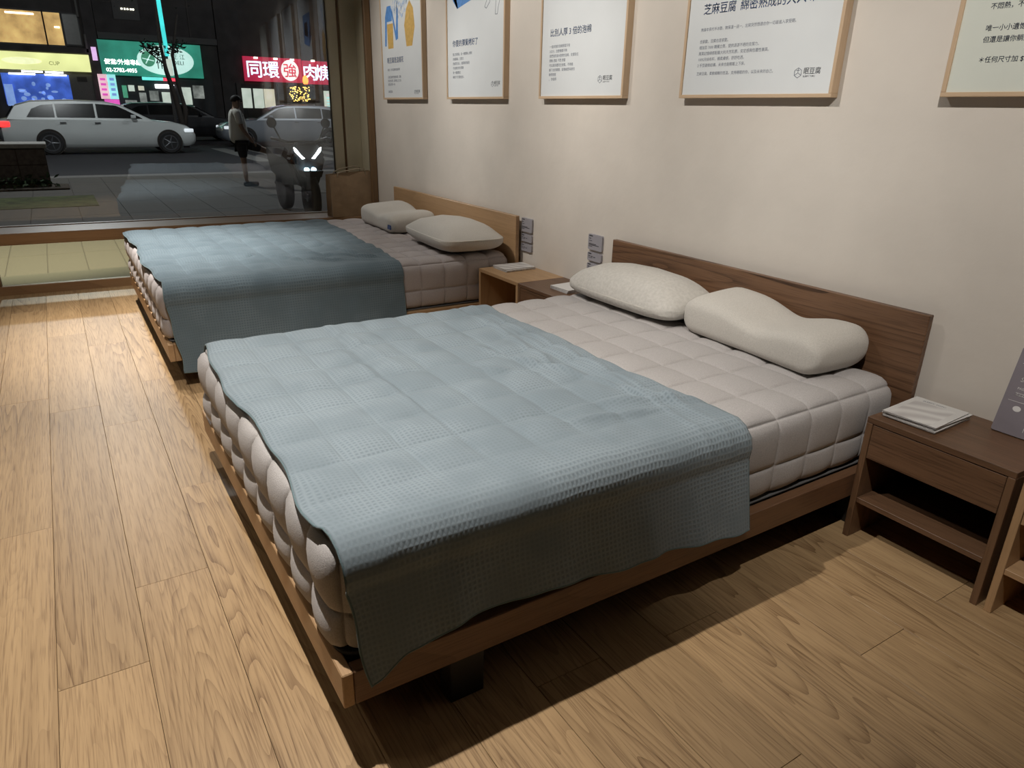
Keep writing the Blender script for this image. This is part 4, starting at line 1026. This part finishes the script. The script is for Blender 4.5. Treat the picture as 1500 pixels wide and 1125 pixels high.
for k in range(4): fbox('print_line', G_mag, ps, .16, .38, 1.62+.22*k, 1.72+.22*k, .004, XF+.401); fbox('print_line', G_bluel, ps, .55, .74, 1.62+.22*k, 1.74+.22*k, .004, XF+.401)
sp_ = thing('shopfront', 'lit shop interior with goods under the green sign', 'shopfront', (0, 0, 0))
fbox('interior', plain('shop_dark', (.04, .045, .05), .7), sp_, .85, 5.2, -.07, 2.5, .04, XF-.05)
for y0, y1, z0, z1, m_ in ((1.05, 1.25, 1.55, 2.1, G_leaf), (1.32, 1.58, 1.85, 2.12, G_panel), (1.75, 2.0, 1.9, 2.1, G_warm), (1.75, 2.05, 1.3, 1.8, G_shop), (2.2, 2.6, 1.45, 1.9, G_shop), (2.5, 3.35, 2.02, 2.2, G_fluo), (2.75, 3.2, 1.3, 1.85, G_panel), (3.6, 4.1, 1.3, 2.1, G_panel), (1.1, 1.6, 1.2, 1.45, G_shop), (4.2, 4.7, 1.6, 2.2, G_shop)):
    fbox('shelf_goods', m_, sp_, y0, y1, z0, z1, .05, XF+.0)
fbox('cyan_light_strip', G_cyl, sp_, 1.95, 2.86, 2.36, 2.50, .06, XF+.3); fbox('red_light_strip', G_redl, sp_, 2.87, 3.5, 2.35, 2.49, .06, XF+.3)
nn = thing('neon_pole_sign', 'tall thin teal neon sign standing in front of the green sign', 'sign', (-30, 2.1, 0))
bm = nb(); prism(bm, [(-.035, 3.05), (.10, 3.05), (.06, 5.3), (-.085, 5.3)], MF(0, 0, 0), .1); mesh_obj('neon_face', bm, G_neon, nn)
bx('pole', M_fr, nn, -.06, -.001, -.05, .06, -.17, 5.3, .005); bx('white_end_plate', G_panel, nn, 0, .1, -.03, .16, 2.35, 2.95, .005)
tr = thing('street_tree', 'thin dark street tree in front of the green sign', 'tree', (-27, 1.9, ZS-.05))
bm = nb(); tube(bm, [(0, .05, 0), (0, .0, .9), (0, -.10, 1.7), (0, -.28, 2.6), (0, -.35, 3.6), (0, -.3, 5.2)], [.11, .10, .09, .075, .06, .03], 10); mesh_obj('trunk', bm, plain('bark', (.03, .024, .02), .9, 20, .3), tr, smooth=True)
bm = nb(); tube(bm, [(0, .06, .3), (0, .18, 1.3), (0, .05, 2.2), (.1, -.02, 3.1), (.2, .3, 4.4)], [.085, .085, .08, .06, .03], 10); mesh_obj('second_trunk', bm, bpy.data.materials['bark'], tr, smooth=True)
bm = nb(); tube(bm, [(0, -.3, 2.8), (0, -.8, 3.2), (0, -1.0, 3.6)], [.03, .02, .01], 6); mesh_obj('branch', bm, bpy.data.materials['bark'], tr)
bm = nb(); rn = random.Random(11)
for c in ((0, -.55, 3.25), (0, -.75, 3.3), (0, .15, 3.35), (0, -.25, 5.6), (0, .3, 5.3), (0, -.8, 5.2)): leaf_cloud(bm, c, .5, .3 if c[2] < 4 else .9, .2 if c[2] < 4 else .7, 60, .16, rn)
fo = mesh_obj('foliage', bm, plain('night_leaf', (.012, .02, .012), .7), tr); fo['kind'] = 'stuff'
# right-hand buildings, red sign
rb = thing('building', 'dark building behind the red sign', 'building', (0, 0, 0))
fbox('wall', M_brown, rb, 5.65, 16, -.1, 11, .6, XF-.7)
fbox('shop_recess', plain('recess_dark', (.02, .02, .022), .8), rb, 6.3, 11.9, -.07, 2.35, .06, XF-.08)
for y in (6.3, 8.4, 10.35): fbox('pillar', M_conc, rb, y, y+.22, -.07, 2.4, .2, XF-.09)
for y0, y1, m_ in ((6.53, 7.01, G_panel), (7.12, 7.62, G_panel), (7.66, 8.20, G_warm)): fbox('lit_panel', m_, rb, y0, y1, 1.2, 2.15, .05, XF+.0)
rs = thing('shop_sign', 'red lit sign with white brush lettering and white disc', 'sign', (0, 0, 0))
fbox('sign_box', G_red, rs, 6.75, 9.70, 2.50, 3.66, .2, XF); fbox('sign_box', G_red, rs, 9.78, 11.2, 2.46, 3.60, .2, XF)
for y in (7.35, 8.35, 9.2, 10.3): o = fbox('sign_lamp', G_lamp, rs, y-.09, y+.09, 3.56, 3.64, .10, XF+.25); fbox('lamp_arm', M_fr, o, y-.02, y+.02, 3.64, 3.70, .2, XF+.1)
M_rinkw = glow('sign_letter', (.66, .80, .98), .95)
text('同', .86, M_rinkw, 'lettering', rs, MF(XF+.205, 6.82, 2.76), .01, bold=.022); text('環', .86, M_rinkw, 'lettering', rs, MF(XF+.205, 7.66, 2.76), .01, bold=.018)
flat('white_disc', [ellipse(9.07, 3.08, .46, .50, 32)], G_txt, rs, MF(XF+.202, 0, 0), .01); text('強', .72, G_red, 'lettering', rs, MF(XF+.215, 8.71, 2.81), .004, bold=.014)
text('肉', .84, M_rinkw, 'lettering', rs, MF(XF+.205, 9.72, 2.72), .01, bold=.018); text('焿', .84, M_rinkw, 'lettering', rs, MF(XF+.205, 10.40, 2.72), .01, bold=.018)
ft = thing('fairy_light_tree', 'small tree wrapped in golden fairy lights under the red sign', 'tree', (XF+.9, 9.2, ZS+.17))
bm = nb(); tube(bm, [(0, 0, -.0), (0, 0, 1.4), (.05, .1, 2.0)], [.05, .04, .02], 8); mesh_obj('trunk', bm, bpy.data.materials['bark'], ft)
bm = nb(); rn = random.Random(4); leaf_cloud(bm, (0, 0, 1.95), .35, .5, .35, 120, .12, rn); o = mesh_obj('foliage', bm, bpy.data.materials['night_leaf'], ft); o['kind'] = 'stuff'
bm = nb()
for _ in range(90): bmesh.ops.create_cube(bm, size=.04, matrix=Matrix.Translation((.3+rn.uniform(-.1, .1), rn.uniform(-.52, .52), 1.9+rn.uniform(-.38, .38))))
o = mesh_obj('fairy_lights', bm, G_gold, ft); o['kind'] = 'stuff'
def lit(name, label, cat, mat, y0, y1, z0, z1, x=XF+.35):
    t = thing(name, label, cat, (x, (y0+y1)/2, 0)); bx('light_box', mat, t, 0, .12, -(y1-y0)/2, (y1-y0)/2, z0, z1, .01); bx('frame', M_fr, t, -.05, -.001, -(y1-y0)/2-.03, (y1-y0)/2+.03, -.07, z1+.03, 0); return t
mn = lit('menu_board', 'white lit menu board below the red sign', 'sign', G_panel, 10.74, 11.30, 1.2, 2.14)
for k in range(5): bx('print_line', G_pink if k == 4 else G_cyan, mn, .1201, .123, -.16, .16, 1.32+.15*k, 1.37+.15*k, 0)
mg = lit('menu_board', 'magenta lit board beside the window frame', 'sign', G_mag, 11.40, 11.95, 1.2, 2.16)
flat('round_mark', [ellipse(.1, 1.5, .2, .22, 20)], G_lav, mg, MF(.121, 0, 0), .003); bx('print_line', G_txt, mg, .1201, .123, -.22, -.12, 1.5, 2.1, 0)
ln = thing('signal_lamp', 'glowing red and yellow lamp hanging under the red sign', 'lamp', (XF+1.2, 9.55, 0)); bm = nb(); lathe(bm, [(.02, 2.86), (.13, 2.74), (.15, 2.55), (.10, 2.42)], (0, 0, 0), 'Z', 16); mesh_obj('shade', bm, M_amber, ln, smooth=True); bx('post', M_fr, ln, -.03, .03, -.03, .03, -.07, 2.42, 0)
ol = thing('signal_lamp', 'orange upright lamp high beside the window frame', 'lamp', (XF+1, 11.2, 0)); bm = nb(); lathe(bm, [(.05, 4.5), (.10, 4.55), (.10, 5.0), (.05, 5.05)], (0, 0, 0), 'Z', 12); mesh_obj('lamp', bm, M_amber, ol, smooth=True); bx('post', M_fr, ol, -.03, .03, -.03, .03, -.07, 4.5, 0)
